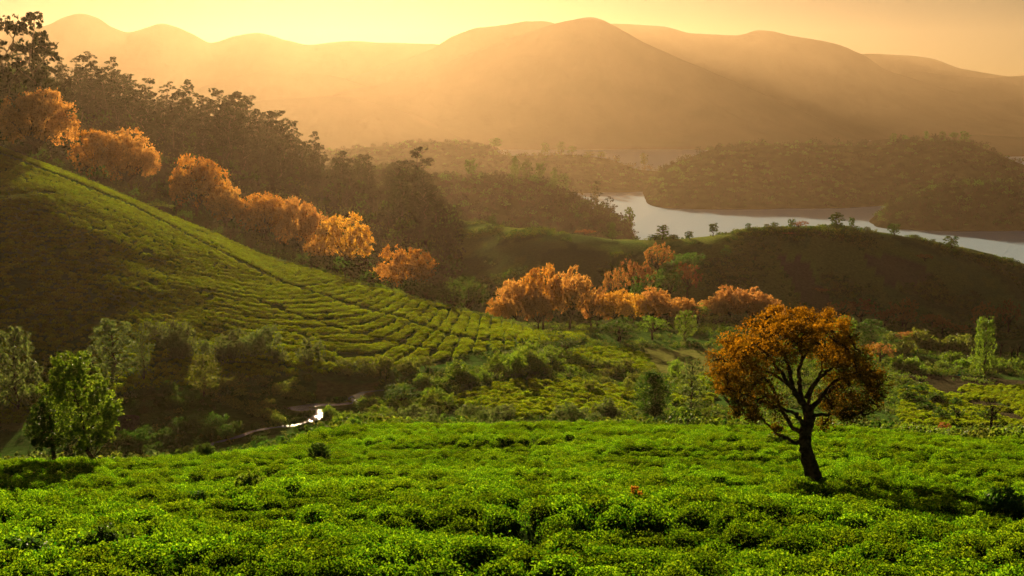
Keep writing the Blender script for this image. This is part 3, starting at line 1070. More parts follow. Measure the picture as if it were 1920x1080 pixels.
# ------------------------------------------------------------------ the lone golden tree in the tea field
def lone_tree():
    r = np.random.default_rng(5)
    base = hit(1524, 915, 30)
    S = 420 / 1194 * base[1] / F * 1.005     # metres for one unit of the sketch below
    U0, V0 = 702.0, 1008.0

    def P3(u, v, d=0.0):
        return np.array([(u - U0) * S, d, (V0 - v) * S + 0.5])
    root = link('golden_tree', None, loc=tuple(base))
    # trunk, from the ground to the fork
    tp = [P3(722, 1110), P3(702, 1008), P3(688, 950), P3(664, 885), P3(650, 820), P3(650, 770), P3(662, 715), P3(668, 660), P3(655, 610)]
    tr = [0.60, 0.42, 0.36, 0.315, 0.30, 0.29, 0.28, 0.26, 0.23]
    tp = np.array(tp)
    t_in = np.linspace(0, 1, len(tp))
    t_q = np.linspace(0, 1, 26)
    tp2 = np.stack([pchip(t_in, tp[:, k], t_q) for k in range(3)], -1)
    tr2 = np.interp(t_q, t_in, tr) * (1 + 0.05 * r.normal(size=26))
    V, Q = tube(tp2, tr2 * 0.98, 12)
    V += 0.03 * r.normal(size=V.shape)
    trunk = link('trunk', mesh_np('golden tree trunk', V, Q, M_BARK, smooth=True), root)
    LIMBS = [
        ([(660, 625), (612, 570), (565, 505), (505, 430), (440, 345), (370, 270), (320, 230)], 0.20, (0, -0.2, -0.5, -0.9, -1.2, -1.4, -1.6)),
        ([(568, 508), (548, 385), (530, 320), (480, 255), (450, 170), (440, 120)], 0.13, (-0.4, 0.2, 0.5, 0.7, 0.8, 0.8)),
        ([(640, 600), (622, 520), (622, 440), (640, 370), (628, 280), (640, 210), (646, 135)], 0.15, (0, 0.3, 0.6, 0.7, 0.6, 0.5, 0.4)),
        ([(640, 372), (690, 290), (730, 220), (790, 150)], 0.08, (0.7, 0.8, 0.9, 1.0)),
        ([(650, 560), (692, 450), (735, 390), (800, 310), (850, 250)], 0.14, (0, -0.5, -0.9, -1.4, -1.8)),
        ([(668, 640), (735, 580), (800, 545), (880, 520), (960, 470), (1010, 440)], 0.15, (0, 0.4, 0.9, 1.2, 1.3, 1.3)),
        ([(735, 585), (790, 470), (860, 410), (950, 370)], 0.10, (0.4, -0.2, -0.8, -1.2)),
        ([(672, 660), (760, 632), (850, 612), (930, 600), (990, 560)], 0.11, (0, -0.7, -1.3, -1.7, -1.8)),
        ([(650, 815), (600, 812), (545, 785), (495, 762), (452, 715), (390, 672), (290, 652)], 0.13, (0, 0.1, 0.2, 0.3, 0.3, 0.2, 0.0)),
        ([(655, 735), (600, 660), (575, 628), (500, 590), (400, 550), (280, 500), (190, 470)], 0.13, (0, -0.5, -0.9, -1.3, -1.5, -1.6, -1.5)),
        ([(648, 770), (590, 735), (535, 640), (500, 540), (420, 460), (330, 380), (260, 330)], 0.14, (0, 0.5, 1.1, 1.5, 1.8, 1.9, 1.8)),
        ([(655, 620), (600, 540), (520, 470), (420, 420), (300, 360), (210, 370)], 0.13, (0, 0.4, 0.8, 0.7, 0.4, 0.2)),
        ([(660, 640), (700, 560), (760, 500), (800, 420), (830, 350)], 0.11, (0, 1.0, 1.7, 2.2, 2.4)),
    ]
    nodes = []
    for pts, rad, dep in LIMBS:
        p = np.array([P3(u, v, d) for (u, v), d in zip(pts, dep)])
        ti = np.linspace(0, 1, len(p))
        tq = np.linspace(0, 1, 4 * len(p))
        pp = np.stack([pchip(ti, p[:, k], tq) for k in range(3)], -1)
        pp[2:] += r.normal(size=pp[2:].shape) * 0.03
        V, Q = tube(pp, np.linspace(rad * 0.82, 0.022, len(pp)), 8)
        link('limb', mesh_np('golden tree limb', V, Q, M_BARK, smooth=True), trunk)
        nodes.append(pp[len(pp) // 4:])
    nodes = np.concatenate(nodes)
    BLOBS = [(200, 480, 60), (180, 400, 60), (230, 330, 70), (300, 260, 80), (300, 400, 90), (380, 350, 90), (380, 480, 90), (330, 560, 70), (420, 560, 80), 
             (400, 220, 70), (470, 160, 60), (480, 260, 70), (540, 180, 60), (560, 255, 45), (600, 150, 45), (680, 150, 45), (735, 190, 50), (780, 150, 40), (800, 205, 45),
             (700, 300, 50), (765, 290, 60), (825, 290, 70), (885, 320, 70), (760, 370, 55), (850, 400, 80), (930, 380, 70), (965, 450, 75), (1000, 420, 50), (1000, 510, 50),
             (900, 500, 80), (830, 520, 70), (920, 580, 60), (850, 620, 50), (960, 620, 40), (790, 590, 50), (250, 540, 50), (165, 510, 40), (350, 640, 35), 
             (260, 430, 80), (340, 300, 80), (430, 300, 70), (250, 280, 55), (520, 130, 45), (750, 690, 40), (800, 640, 45), (300, 640, 28), (380, 690, 28), (480, 700, 25)]
    C, rv, twigs, cl = [], [], [], []
    cx, cz = 590.0, 380.0
    for (u, v, rad) in BLOBS:
        e2 = 1 - ((u - cx) / 480) ** 2 - ((v - cz) / 330) ** 2
        dm = 480 * S * 0.82 * math.sqrt(max(e2, 0.02))
        deps = [r.uniform(-0.25, 0.25)] if dm < 0.9 else [-0.85 * dm, r.uniform(-0.25, 0.25) * dm, 0.85 * dm]
        for d in deps:
            uu, vv = u + r.normal() * 14, v + r.normal() * 14
            cl.append((P3(uu, vv, d + r.normal() * 0.2), rad * S * 0.88))
    for cen, rad in cl:
        near = nodes[np.argmin(np.linalg.norm(nodes - cen, axis=1))]
        bp = curve(near, cen, r, 5, 0.15)
        twigs.append(tube(bp, np.linspace(0.045, 0.015, 5), 5))
        k = 12
        tips = cen + unit(k, r) * (0.35 + 0.65 * r.uniform(0, 1, k) ** 0.4)[:, None] * rad * np.array([1, 1, 0.85])
        for t in tips:
            s0 = bp[r.integers(2, 5)]
            twigs.append(tube(curve(s0, t, r, 4, 0.2), np.linspace(0.016, 0.007, 4), 4))
            m = int(r.integers(20, 31))
            C.append(t + r.normal(size=(m, 3)) * np.array([0.12, 0.12, 0.09]))
            sun_tone = np.clip(0.02 + 0.80 * (t[2] - 4.6) / 3.6 + 0.30 * np.clip((-t[0] - 1.0) / 3.0, 0, 1), 0.05, 1)      # sunlight put into the leaf colour: more orange on upper and left shoots
            rv.append(np.clip((0.35 + 0.75 * r.uniform()) * sun_tone + 0.25 * r.uniform(-0.6, 1, m), 0, 1))
    V, Q = join(twigs)
    link('twigs', mesh_np('golden tree twigs', V, Q, M_BARK, smooth=True), root)
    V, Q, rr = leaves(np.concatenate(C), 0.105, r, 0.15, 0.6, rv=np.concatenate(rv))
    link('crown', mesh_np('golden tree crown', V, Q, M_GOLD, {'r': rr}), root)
    tag(root, 'lone tree with golden orange leaves and dark leaning trunk in the tea field', 'tree')


lone_tree()


# ------------------------------------------------------------------ the pair of green trees at the lower left
def sketched_tree(name, label, px, D, blobs, trunk, leaf, mat, seed, per=230, group=None):
    r = np.random.default_rng(seed)
    base = spot(px, D)
    base[2] += 0.0
    S = D / F / 3.0
    U0, V0 = trunk[0]

    def P3(u, v, d=0.0):
        return np.array([(u - U0) * S, d, (V0 - v) * S + 0.55])
    root = link(name, None, loc=tuple(base))
    tp = np.array([P3(U0 + 3, V0 + 70)] + [P3(u, v) for u, v in trunk])
    q = np.linspace(0, 1, 16)
    pp = np.stack([pchip(np.linspace(0, 1, len(tp)), tp[:, k], q) for k in range(3)], -1)
    parts = [tube(pp, np.linspace(0.17, 0.03, 16), 8)]
    C = []
    umid = np.mean([b[0] for b in blobs])
    span = max(abs(b[0] - umid) for b in blobs) + 40
    for (u, v, rad) in blobs:
        dm = span * S * 0.75 * math.sqrt(max(0.05, 1 - ((u - umid) / span) ** 2))
        for d in (-0.8 * dm, 0.0, 0.8 * dm):
            c = P3(u + r.normal() * 12, v + r.normal() * 12, d)
            near = pp[np.argmin(np.linalg.norm(pp - c - np.array([0, 0, -0.5]), axis=1))]
            parts.append(tube(curve(near, c, r, 5, 0.12), np.linspace(0.035, 0.01, 5), 4))
            C.append(clump(c, rad * S, per, r, 0.5, 1.15))
    V, Q = join(parts)
    link('trunk', mesh_np(name + ' wood', V, Q, M_BARK, smooth=True), root)
    V, Q, rv = leaves(np.concatenate(C), leaf, r, 0.1, 0.6)
    link('crown', mesh_np(name + ' crown', V, Q, mat, {'r': rv}), root)
    tag(root, label, 'tree', group)


BA = [(330, 720, 70), (250, 720, 60), (230, 800, 60), (300, 820, 65), (390, 810, 55), (250, 870, 40), (330, 880, 40), (290, 660, 40), (210, 850, 30)]
BB = [(385, 425, 45), (440, 440, 45), (350, 510, 60), (430, 520, 70), (500, 500, 45), (330, 610, 60), (420, 620, 75), (520, 610, 65), (580, 590, 40), (600, 680, 60), (645, 700, 40),
      (540, 720, 75), (440, 720, 75), (430, 820, 60), (510, 820, 60), (585, 820, 50), (595, 870, 35), (480, 890, 30), (340, 560, 50), (640, 760, 40)]
sketched_tree('green_tree', 'smaller dark green tree with upright trunk, left of the lower left pair', 103, 76, BA, [(309, 1000), (304, 940), (300, 860), (296, 760), (290, 680)], 0.17, M_DARK, 51)
sketched_tree('green_tree', 'taller bushy green tree with leaning trunk at the lower left', 178, 75, BB, [(535, 1008), (510, 975), (492, 940), (488, 860), (470, 740), (440, 600), (410, 450)], 0.17, M_GREEN, 52)

# ------------------------------------------------------------------ forest of tall gum trees on the left ridge
GUMS = [gum(200 + k) for k in range(6)]
SKYLINE = [(-150, 20), (0, 105), (110, 112), (150, 108), (200, 112), (225, 118), (262, 142), (300, 165), (340, 152), (362, 168), (400, 170), (438, 160), (470, 195), (535, 205), (560, 238), (600, 258),
           (640, 272), (690, 278), (735, 292), (775, 282), (800, 300), (822, 345)]
sx, sy = np.array(SKYLINE).T
r = np.random.default_rng(15)
cand = []
for row, (D, lo, hi, step) in enumerate(((845, -100, 640, 36), (820, -80, 700, 24), (795, -40, 770, 26), (770, 0, 800, 27), (745, 60, 815, 29), (720, 160, 812, 30), (695, 300, 812, 32))):
    px = lo + r.uniform(0, step)
    while px < hi:
        cand.append((row, px, D + r.normal() * 12))
        px += step * r.uniform(0.6, 1.4)
for row, px, D in cand:
    p = spot(px, D)
    g_py = project(*p)[1]
    s_py = np.interp(px, sx, sy)
    drop = (0, 10, 26, 45, 66, 90, 112)[row] * r.uniform(0.55, 1.25) + (abs(r.normal()) * 12 - 12 if row < 1 else abs(r.normal()) * 11 if row < 2 else abs(r.normal()) * 8)
    h = (g_py - (s_py + drop)) * D / F
    h = float(np.clip(h, 11, 42))
    if row == 0:
        lab = 'tall gum tree on the forest skyline against the hazy mountains'
    elif row < 4:
        lab = 'tall gum tree inside the dark forest left of the lake'
    else:
        lab = 'dark gum tree at the lower edge of the forest above the orange trees'
    place('gum_tree', GUMS[int(r.integers(0, 6))], p, h, h * (r.uniform(0.36, 0.5) if row < 2 else r.uniform(0.42, 0.6)), None, lab, 'tree', ('gum trees on the forest skyline', 'gum trees inside the forest', 'gum trees at the lower forest edge')[0 if row == 0 else 1 if row < 4 else 2])
for px, D, top, w, lab in ((18, 500, 35, 15, 'huge dark gum tree cut by the left edge, tallest of the forest'), (62, 505, 30, 15, 'huge gum tree with open domed top, second from the left edge'),
                           (100, 515, 72, 12, 'gum tree stepping down right of the two huge ones')):
    p = spot(px, D)
    h = (project(*p)[1] - top) * D / F
    place('gum_tree', GUMS[int(px) % 6], p, h, w * 1.65, None, lab, 'tree')
for px, D, top, h_, lab in ((776, 715, 276, None, 'tall dark gum tree with forked top at the right end of the forest'), (800, 690, 318, None, 'dense dark gum tree at the very right end of the forest'), (742, 725, 300, None, 'dense dark gum tree next to the right end of the forest'), (758, 640, 330, None, 'broad dark gum tree in front of the forked one at the forest end'), (790, 640, 345, None, 'low broad gum tree right below the forked one at the forest end'), (815, 650, 352, None, 'last small gum tree at the right end of the forest')):
    p = spot(px, D)
    h = (project(*p)[1] - top) * D / F
    place('gum_tree', GUMS[int(px) % 6], p, h, h * 0.62, None, lab, 'tree')

# ------------------------------------------------------------------ orange trees
M_PEACH = leaf_mat('peach leaf', (0.34, 0.19, 0.06), (0.70, 0.43, 0.14), 0.44, (1.2, 0.95, 0.55), var=0.2)
OR = [billow(300, M_ORANGE), billow(301, M_PEACH, lobes=30, W=14), billow(302, M_ORANGE, lobes=18, H=11), billow(303, M_PEACH, H=13, lobes=26)]
ORS = [billow(310 + k, M_RUST, 8, 9, 0.36, 14, 150) for k in range(3)]
DK = [billow(320 + k, M_DARK, 9, 10, 0.34, 16, 170) for k in range(3)]
GR = [billow(330 + k, M_GREEN, 8, 8, 0.32, 14, 150) for k in range(2)]
YEL = billow(340, M_OLIVE, 8, 8, 0.32, 14, 150)


def tree_at(name, plant, px, top, w, D=None, base=None, label=None, group=None, cat='tree', parts=('trunk', 'crown'), minh=1.0):
    """A tree whose top reaches a pixel row; its foot on the land at distance D, or where row base meets the land."""
    p = spot(px, D) if D else hit(px, base, 112)
    d = p[1]
    h = max(minh, (project(*p)[1] - top) * d / F)
    return place(name, plant, p, h, w * d / F * 0.98, None, label, cat, group, parts)


G1 = 'orange trees behind the crest of the tea hillside'
for k, (px, top, w, D, lab) in enumerate((
        (178, 244, 95, 555, 'bright orange round tree at the left of the pair on the upper hillside'), (242, 250, 118, 555, 'large bright orange tree, right of the upper hillside pair'),
        (370, 298, 112, 545, 'orange tree between the upper pair and the middle trio on the hillside'), (425, 345, 70, 545, 'small orange tree tucked below the third orange tree of the crest'),
        (498, 364, 100, 545, 'pinkish orange tree, left of the middle trio behind the crest'), (562, 376, 96, 535, 'pinkish orange tree in the centre of the middle trio'),
        (648, 405, 112, 520, 'pinkish orange tree, right of the middle trio, in the light shaft'), (600, 440, 62, 535, 'small orange tree under the middle trio'),
        (762, 466, 112, 488, 'rounded golden orange tree standing alone at the low end of the crest'), (716, 500, 45, 505, 'small orange tree leaning on the lone rounded one'))):
    tree_at('orange_tree', OR[k % 4], px, top, w, D, label=lab, group=G1)
tree_at('orange_tree', OR[1], 72, 178, 150, 478, label='shaded dark orange tree under the huge gum trees at the left', group=G1)
G2 = 'orange trees in the hollow right of the tea hillside'
for k, (px, top, w, D, lab, pl) in enumerate((
        (938, 562, 56, 385, 'small rim lit orange tree at the left of the hollow grove', OR[0]), (968, 528, 80, 395, 'orange tree behind the small rim lit one in the hollow', OR[1]),
        (1018, 500, 84, 399, 'tallest orange tree of the hollow grove, domed top', OR[2]), (1070, 506, 86, 401, 'orange tree right of the tallest one in the hollow', OR[3]),
        (1108, 530, 60, 403, 'half shaded orange tree at the right side of the hollow grove', ORS[0]), (1010, 545, 62, 389, 'golden tree in front of the tallest orange one', OR[3]),
        (1150, 545, 70, 405, 'orange tree above the dark round thicket', OR[0]), (1188, 552, 66, 407, 'orange tree right above the dark round thicket', OR[2]),
        (1222, 542, 60, 410, 'pale orange tree in the middle of the right grove', OR[1]), (1250, 556, 58, 412, 'pale orange tree near the green round tree', OR[3]),
        (1365, 540, 72, 428, 'dusty orange tree left of the golden tree top', OR[1]), (1408, 542, 72, 430, 'dusty orange tree close to the golden tree top', OR[3]),
        (1442, 562, 60, 426, 'dusty orange tree partly hidden by the golden tree', OR[1]), (1336, 560, 60, 424, 'shaded orange tree beside the yellow green one', OR[3]),
        (1280, 560, 54, 418, 'pale orange tree between the right grove and the yellow green tree', OR[1]), (1120, 556, 58, 408, 'orange tree bridging the hollow grove and the right grove', OR[3]),
        (1310, 570, 50, 415, 'yellow green tree among the orange ones', YEL), (1345, 590, 62, 407, 'olive tree below the dusty orange ones', YEL))):
    tree_at('orange_tree' if pl is not YEL else 'olive_tree', pl, px, top, w, D, label=lab, group=G2)
G3 = 'rust coloured trees on and below the back hill'
for k, (px, top, w, D, lab) in enumerate((
        (1196, 482, 66, 470, 'rust coloured tree on the left flank of the back hill'), (1232, 455, 60, 500, 'rust coloured tree under the lake shore on the back hill'),
        (1150, 500, 50, 465, 'dim rust tree lowest on the left flank of the back hill'), (1540, 540, 34, 500, 'small rust tree half way up the back hill'),
        (1612, 560, 62, 470, 'rust tree behind the right side of the golden crown'), (1697, 582, 40, 450, 'low rust tree right of the golden crown'),
        (1660, 575, 44, 455, 'dim rust tree between two others right of the golden crown'), (1735, 476, 34, 545, 'small dome shaped rust tree high on the back hill'),
        (1768, 596, 46, 425, 'orange bush left of the columnar green tree'), (1798, 605, 44, 418, 'round orange bush beside the columnar green tree'),
        (1890, 562, 44, 470, 'dim rust tree at the right edge below the back hill'), (1478, 446, 28, 545, 'small yellow tree near the top of the back hill'),
        (1700, 618, 44, 390, 'low orange bush on the far side of the valley meadow'), (1097, 430, 40, 590, 'pale orange tree peeping over the ridge near the lake'),
        (1690, 558, 58, 470, 'wide rust tree under the slope right of the golden crown'), (1748, 584, 50, 450, 'rust tree above the two orange bushes on the right'), (1842, 566, 50, 470, 'rust tree behind the columnar green tree'), (1572, 562, 54, 470, 'rust tree showing just over the golden crown'), (1520, 572, 50, 465, 'rust tree hidden behind the top of the golden crown'),
        (1290, 492, 60, 480, 'dim rust tree in the dark gully of the back hill'))):
    tree_at('rust_tree', ORS[k % 3], px, top, w, D, label=lab, group=G3)
tree_at('orange_tree', ORS[1], 1652, 642, 60, 340, label='round orange tree just right of the golden tree', group=G3)

# ------------------------------------------------------------------ green trees of the valley
CONE = [upright(500, M_DARK, 9, 7.6, 0.36, 34, 280, 0.12, 0.06, 1.2), upright(501, M_DARK, 9, 6, 0.3, 26, 150, 0.15, 0.08, 1.3)]
COLM = [upright(510, M_GREEN, 11, 5, 0.28, 34, 150, 0.45, 0.16, 1.3), upright(511, M_GREEN, 9, 5, 0.28, 26, 130, 0.35, 0.1, 1.2)]
FEATH = [upright(520, M_SAGE, 10, 6, 0.34, 32, 90, 0.30, 0.12, 0.7), upright(521, M_SAGE, 10, 6.5, 0.36, 28, 150, 0.35, 0.14, 0.8), upright(522, M_OLIVE, 9, 5.5, 0.36, 26, 130, 0.4, 0.14, 0.9)]
THIN = [upright(530, M_DARK, 9, 3.4, 0.46, 18, 110, 0.6, 0.25, 0.9), upright(531, M_DARK, 9, 4.2, 0.5, 14, 120, 0.8, 0.4, 0.7), upright(532, M_DARK, 8, 4, 0.46, 16, 120, 0.6, 0.2, 0.9)]
for name, pl, px, top, w, D, lab in (
        ('conical_tree', CONE[0], 1226, 698, 80, 205, 'dark green cone shaped tree behind the front field, left of the golden tree'),
        ('slender_tree', FEATH[0], 1297, 668, 52, 215, 'feathery pale green tree between the cone shaped and the golden tree'),
        ('columnar_tree', COLM[0], 1843, 592, 46, 318, 'bright green columnar tree at the right of the valley'),
        ('green_tree', CONE[1], 1630, 598, 62, 385, 'dark green tree behind the right side of the golden crown'),
        ('green_tree', COLM[1], 1585, 592, 40, 395, 'shaded green tree behind the top of the golden crown'),
        ('round_tree', DK[0], 872, 514, 84, 430, 'very dark round tree between the lone orange tree and the hollow grove'),
        ('round_tree', DK[1], 1160, 596, 100, 330, 'dark round thicket tree below the orange grove'),
        ('round_tree', GR[0], 1225, 588, 56, 345, 'green round tree right of the dark thicket'),
        ('green_tree', COLM[1], 1285, 582, 42, 350, 'upright green tree at the left of the yellow green one'),
        ('grey_green_tree', FEATH[1], 32, 612, 84, 225, 'grey green feathery tree at the left edge above the pair'),
        ('grey_green_tree', FEATH[1], 214, 598, 92, 240, 'tall grey green tree on the dark terraces below the tea hillside'),
        ('olive_tree', FEATH[2], 384, 664, 62, 236, 'olive upright tree at the corner of the hedge by the stream'),
        ('grey_green_tree', FEATH[0], 270, 612, 40, 243, 'thin pole like tree right of the tall grey green one'),
        ('round_tree', DK[2], 1062, 634, 66, 282, 'dark green bushy tree at the right foot of the tea hillside'),
        ('round_tree', GR[1], 985, 652, 84, 268, 'broad green bush at the foot of the tea hillside'),
        ('round_tree', DK[2], 752, 722, 84, 228, 'dense green bushy tree right of the bright water'),
        ('round_tree', DK[0], 1290, 470, 70, 500, 'dark tree in the gully on the left of the back hill'),
        ('round_tree', DK[1], 1250, 500, 80, 470, 'dark tree lower in the gully on the left of the back hill'),
        ('round_tree', DK[2], 1205, 520, 70, 450, 'dark tree at the lowest point of the back hill gully'),
        ('round_tree', GR[0], 15, 365, 110, 365, 'sunlit green tree at the left edge half way up the hillside'),
        ('round_tree', GR[1], 300, 380, 60, 436, 'green bush on the crest under the second orange tree'),
        ('round_tree', GR[0], 527, 486, 26, 396, 'small green bush on the crest of the tea hillside'),
        ('round_tree', DK[0], 690, 540, 60, 455, 'dark bush in the gully left of the lone rounded orange tree'),
        ('round_tree', DK[1], 815, 545, 60, 430, 'dark bush right of the lone rounded orange tree')):
    parts = ('trunk', 'crown')
    tree_at(name, pl, px, top, w, D, label=lab, parts=parts)

# small trees along the back hill crest
GC = 'small trees along the crest of the back hill'
for k, (px, top, w, D, lab) in enumerate((
        (1243, 422, 26, 560, 'slim tree on the back hill crest where the lake begins'), (1228, 440, 26, 560, 'low tree left of the slim one on the back hill crest'), (1292, 434, 18, 558, 'tiny tree on the crest left of the tall round one'),
        (1262, 442, 22, 559, 'low tree on the crest between the slim one and the next'), (1337, 419, 22, 557, 'round tree standing clear on the back hill crest'), (1403, 419, 12, 556, 'small thin tree on the crest left of the summit bushes'),
        (1438, 420, 14, 558, 'first of the low summit bushes on the back hill'), (1452, 417, 16, 559, 'middle of the low summit bushes on the back hill'), (1484, 411, 16, 560, 'small tree left of the rust bush on the summit'),
        (1567, 399, 26, 562, 'tallest tree on the crest right of the summit'), (1597, 408, 14, 562, 'thin tree right of the tallest crest tree'), (1600, 424, 26, 562, 'low bush under the thin crest tree'),
        (1626, 425, 14, 566, 'small pointed tree right of the summit on the crest'), (1568, 420, 22, 562, 'low bush beside the tallest crest tree'), (1676, 420, 22, 570, 'leaning tree on the descending right part of the crest'),
        (1716, 440, 14, 574, 'tiny tree on the descending crest'), (1749, 457, 12, 580, 'tiny bush low on the descending crest'), (1783, 443, 28, 580, 'airy tree with bare stem on the descending crest'),
        (924, 404, 14, 610, 'dark small tree on the ridge right of the forest end'), (860, 396, 14, 655, 'thin tree on the ridge beside the forest end'), (1148, 418, 16, 566, 'dark tree on the ridge in front of the peninsula tip'),
        (1362, 466, 22, 520, 'dark bush on the upper slope of the back hill'), (1415, 470, 20, 520, 'second dark bush on the upper slope of the back hill'))):
    tree_at('crest_tree', THIN[k % 3], px, top, w, D, label=lab, group=GC, minh=2.0)
tree_at('rust_bush', ORS[2], 1497, 414, 36, 560, label='low rust coloured bush on the summit of the back hill', cat='bush', parts=('stems', 'foliage'))


# trees that stand out on the far wooded hills
def far_tree(seed, px, top, w, plant, lab, grp, t_at=0.0):
    hx, hy, hz, t = HILLS[seed]
    j = int(np.argmin(np.abs(t - t_at)))
    ppx = project(hx[:, j], hy[:, j], hz[:, j])
    i = int(np.argmin(np.abs(ppx[0] - px)))
    p = np.array([hx[i, j], hy[i, j], hz[i, j] - 0.5])
    h = max(7.0, (ppx[1][i] - top) * p[1] / F)
    place('far_tree', plant, p, h, w * p[1] / F, None, lab, 'tree', grp)


GP = 'trees standing out on the wooded peninsula'
for k, (px, top, w, lab) in enumerate(((884, 298, 22, 'airy tree above the left part of the peninsula wood'), (966, 293, 18, 'pointed tree, leftmost of the peninsula top trio'), (985, 300, 20, 'broad tree in the peninsula top trio'),
                                       (1014, 304, 18, 'pointed tree, rightmost of the peninsula top trio'), (1040, 318, 16, 'thin tree down the right side of the peninsula wood'), (1058, 325, 24, 'round tree on the right shoulder of the peninsula'),
                                       (1116, 338, 22, 'umbrella shaped tree against the water on the peninsula'), (1146, 368, 24, 'spreading flat tree close to the peninsula tip'), (1181, 388, 18, 'tree on the very tip of the peninsula'))):
    far_tree(101, px, top, w, (THIN[1], CONE[1], THIN[0])[k % 3] if k not in (6, 7) else GUMS[k % 6], lab, GP)
GT = 'trees standing out on the far tongue of land'
for k, (px, top, w, lab) in enumerate(((930, 259, 26, 'hazy tree group at the left of the far tongue of land'), (1020, 268, 16, 'hazy tree left of the tall pair on the far tongue'), (1050, 266, 18, 'tallest hazy tree on the far tongue'),
                                       (1072, 274, 16, 'hazy tree right of the tallest on the far tongue'), (1106, 284, 24, 'round hazy tree on the far tongue'), (1126, 284, 20, 'second round hazy tree on the far tongue'), (1209, 287, 16, 'lone slender tree against the far water'))):
    far_tree(102, px, top, w, THIN[(k + 1) % 3], lab, GT)
GS = 'trees on the summit of the right shore hill'
for k, (px, top, w, lab) in enumerate(((1675, 250, 14, 'leftmost little tree on the right shore summit'), (1695, 253, 12, 'second little tree on the right shore summit'), (1735, 246, 10, 'thin tree on the right shore summit'), (1769, 246, 12, 'slim tree left of the summit clump'),
                                       (1790, 248, 18, 'left tree of the summit clump above the right shore'), (1808, 246, 20, 'right tree of the summit clump above the right shore'), (1850, 270, 12, 'little tree where the right shore hill falls away'))):
    far_tree(103, px, top, w, THIN[k % 3], lab, GS)

# ------------------------------------------------------------------ shrubs one can pick out in the valley
SHR = {'dark': [shrub(600, M_DARK, 2.2, 3.0, 0.24, 9, 110), shrub(601, M_DARK, 1.8, 3.0, 0.24, 8, 110)],
       'green': [shrub(610, M_GREEN, 2.2, 3.0, 0.22, 9, 120), shrub(611, M_GREEN, 1.8, 3.2, 0.22, 10, 120)],
       'sage': [shrub(620, M_SAGE, 2.2, 3.4, 0.22, 9, 120), shrub(621, M_SAGE, 1.8, 3.4, 0.22, 9, 120)],
       'olive': [shrub(630, M_OLIVE, 2.2, 3.0, 0.22, 9, 120), shrub(631, M_OLIVE, 1.8, 3.0, 0.22, 9, 110)]}
NAME = {'dark': 'dark green', 'green': 'green', 'sage': 'grey green', 'olive': 'olive'}
r = np.random.default_rng(16)
AREAS = [
    ('dark', [(215, 810), (300, 800), (480, 790), (500, 830), (380, 858), (230, 855)], 34, 34, 'in the dark thicket left of the stream'),
    ('dark', [(250, 740), (390, 735), (470, 770), (430, 800), (260, 800)], 18, 30, 'on the shaded bank above the dark thicket'),
    ('olive', [(385, 722), (430, 730), (540, 790), (520, 810), (450, 770), (385, 745)], 14, 30, 'in the hedge running down to the stream'),
    ('olive', [(410, 715), (590, 715), (590, 755), (470, 750)], 20, 26, 'on the rough ground behind the hedge'),
    ('sage', [(235, 635), (420, 645), (590, 665), (580, 690), (430, 690), (300, 670)], 22, 52, 'in the pale hedge at the foot of the tea hillside'),
    ('green', [(600, 790), (700, 740), (830, 715), (850, 760), (760, 785), (640, 800)], 30, 36, 'around the bright water'),
    ('green', [(830, 720), (900, 690), (960, 660), (1060, 660), (1060, 690), (920, 715)], 24, 46, 'along the bushy line below the tea hillside'),
    ('sage', [(700, 792), (860, 780), (1120, 782), (1320, 786), (1320, 800), (700, 804)], 34, 40, 'in the grey green band behind the front field'),
    ('olive', [(1090, 690), (1260, 695), (1230, 730), (1100, 740)], 14, 34, 'between the valley tea patches'),
    ('green', [(1640, 690), (1760, 680), (1920, 690), (1920, 705), (1700, 702)], 22, 34, 'on the meadow right of the golden tree'),
    ('dark', [(1690, 725), (1760, 740), (1880, 800), (1760, 790), (1700, 760)], 26, 30, 'in the dark gully at the right'),
    ('olive', [(1640, 640), (1800, 630), (1820, 660), (1660, 672)], 22, 36, 'on the far side of the right meadow'),
    ('green', [(1260, 690), (1340, 720), (1340, 780), (1260, 770)], 14, 32, 'around the feathery tree'),
    ('olive', [(640, 690), (800, 685), (820, 700), (650, 712)], 12, 34, 'at the lower edge of the tea hillside'),
    ('green', [(0, 700), (60, 690), (90, 760), (0, 765)], 8, 36, 'on the terraces at the left edge'),
]
for kind, poly, cnt, wpx, where in AREAS:
    xs, ys = [p[0] for p in poly], [p[1] for p in poly]
    made = tries = 0
    while made < cnt:
        px, py = r.uniform(min(xs), max(xs)), r.uniform(min(ys), max(ys))
        if not inside(np.array(px), np.array(py), poly):
            continue
        if by_stream(np.array(px), np.array(py), 2, 12, 8):
            tries += 1
            if tries < 200:
                continue
        p = hit(px, py, 116)
        w = wpx * r.uniform(0.6, 1.35) * p[1] / F
        place('shrub', SHR[kind][made % 2], p, w * r.uniform(0.55, 0.85), w, None, '%s shrub %s' % (NAME[kind], where), 'shrub', 'shrubs ' + where, ('stems', 'foliage'))
        made += 1

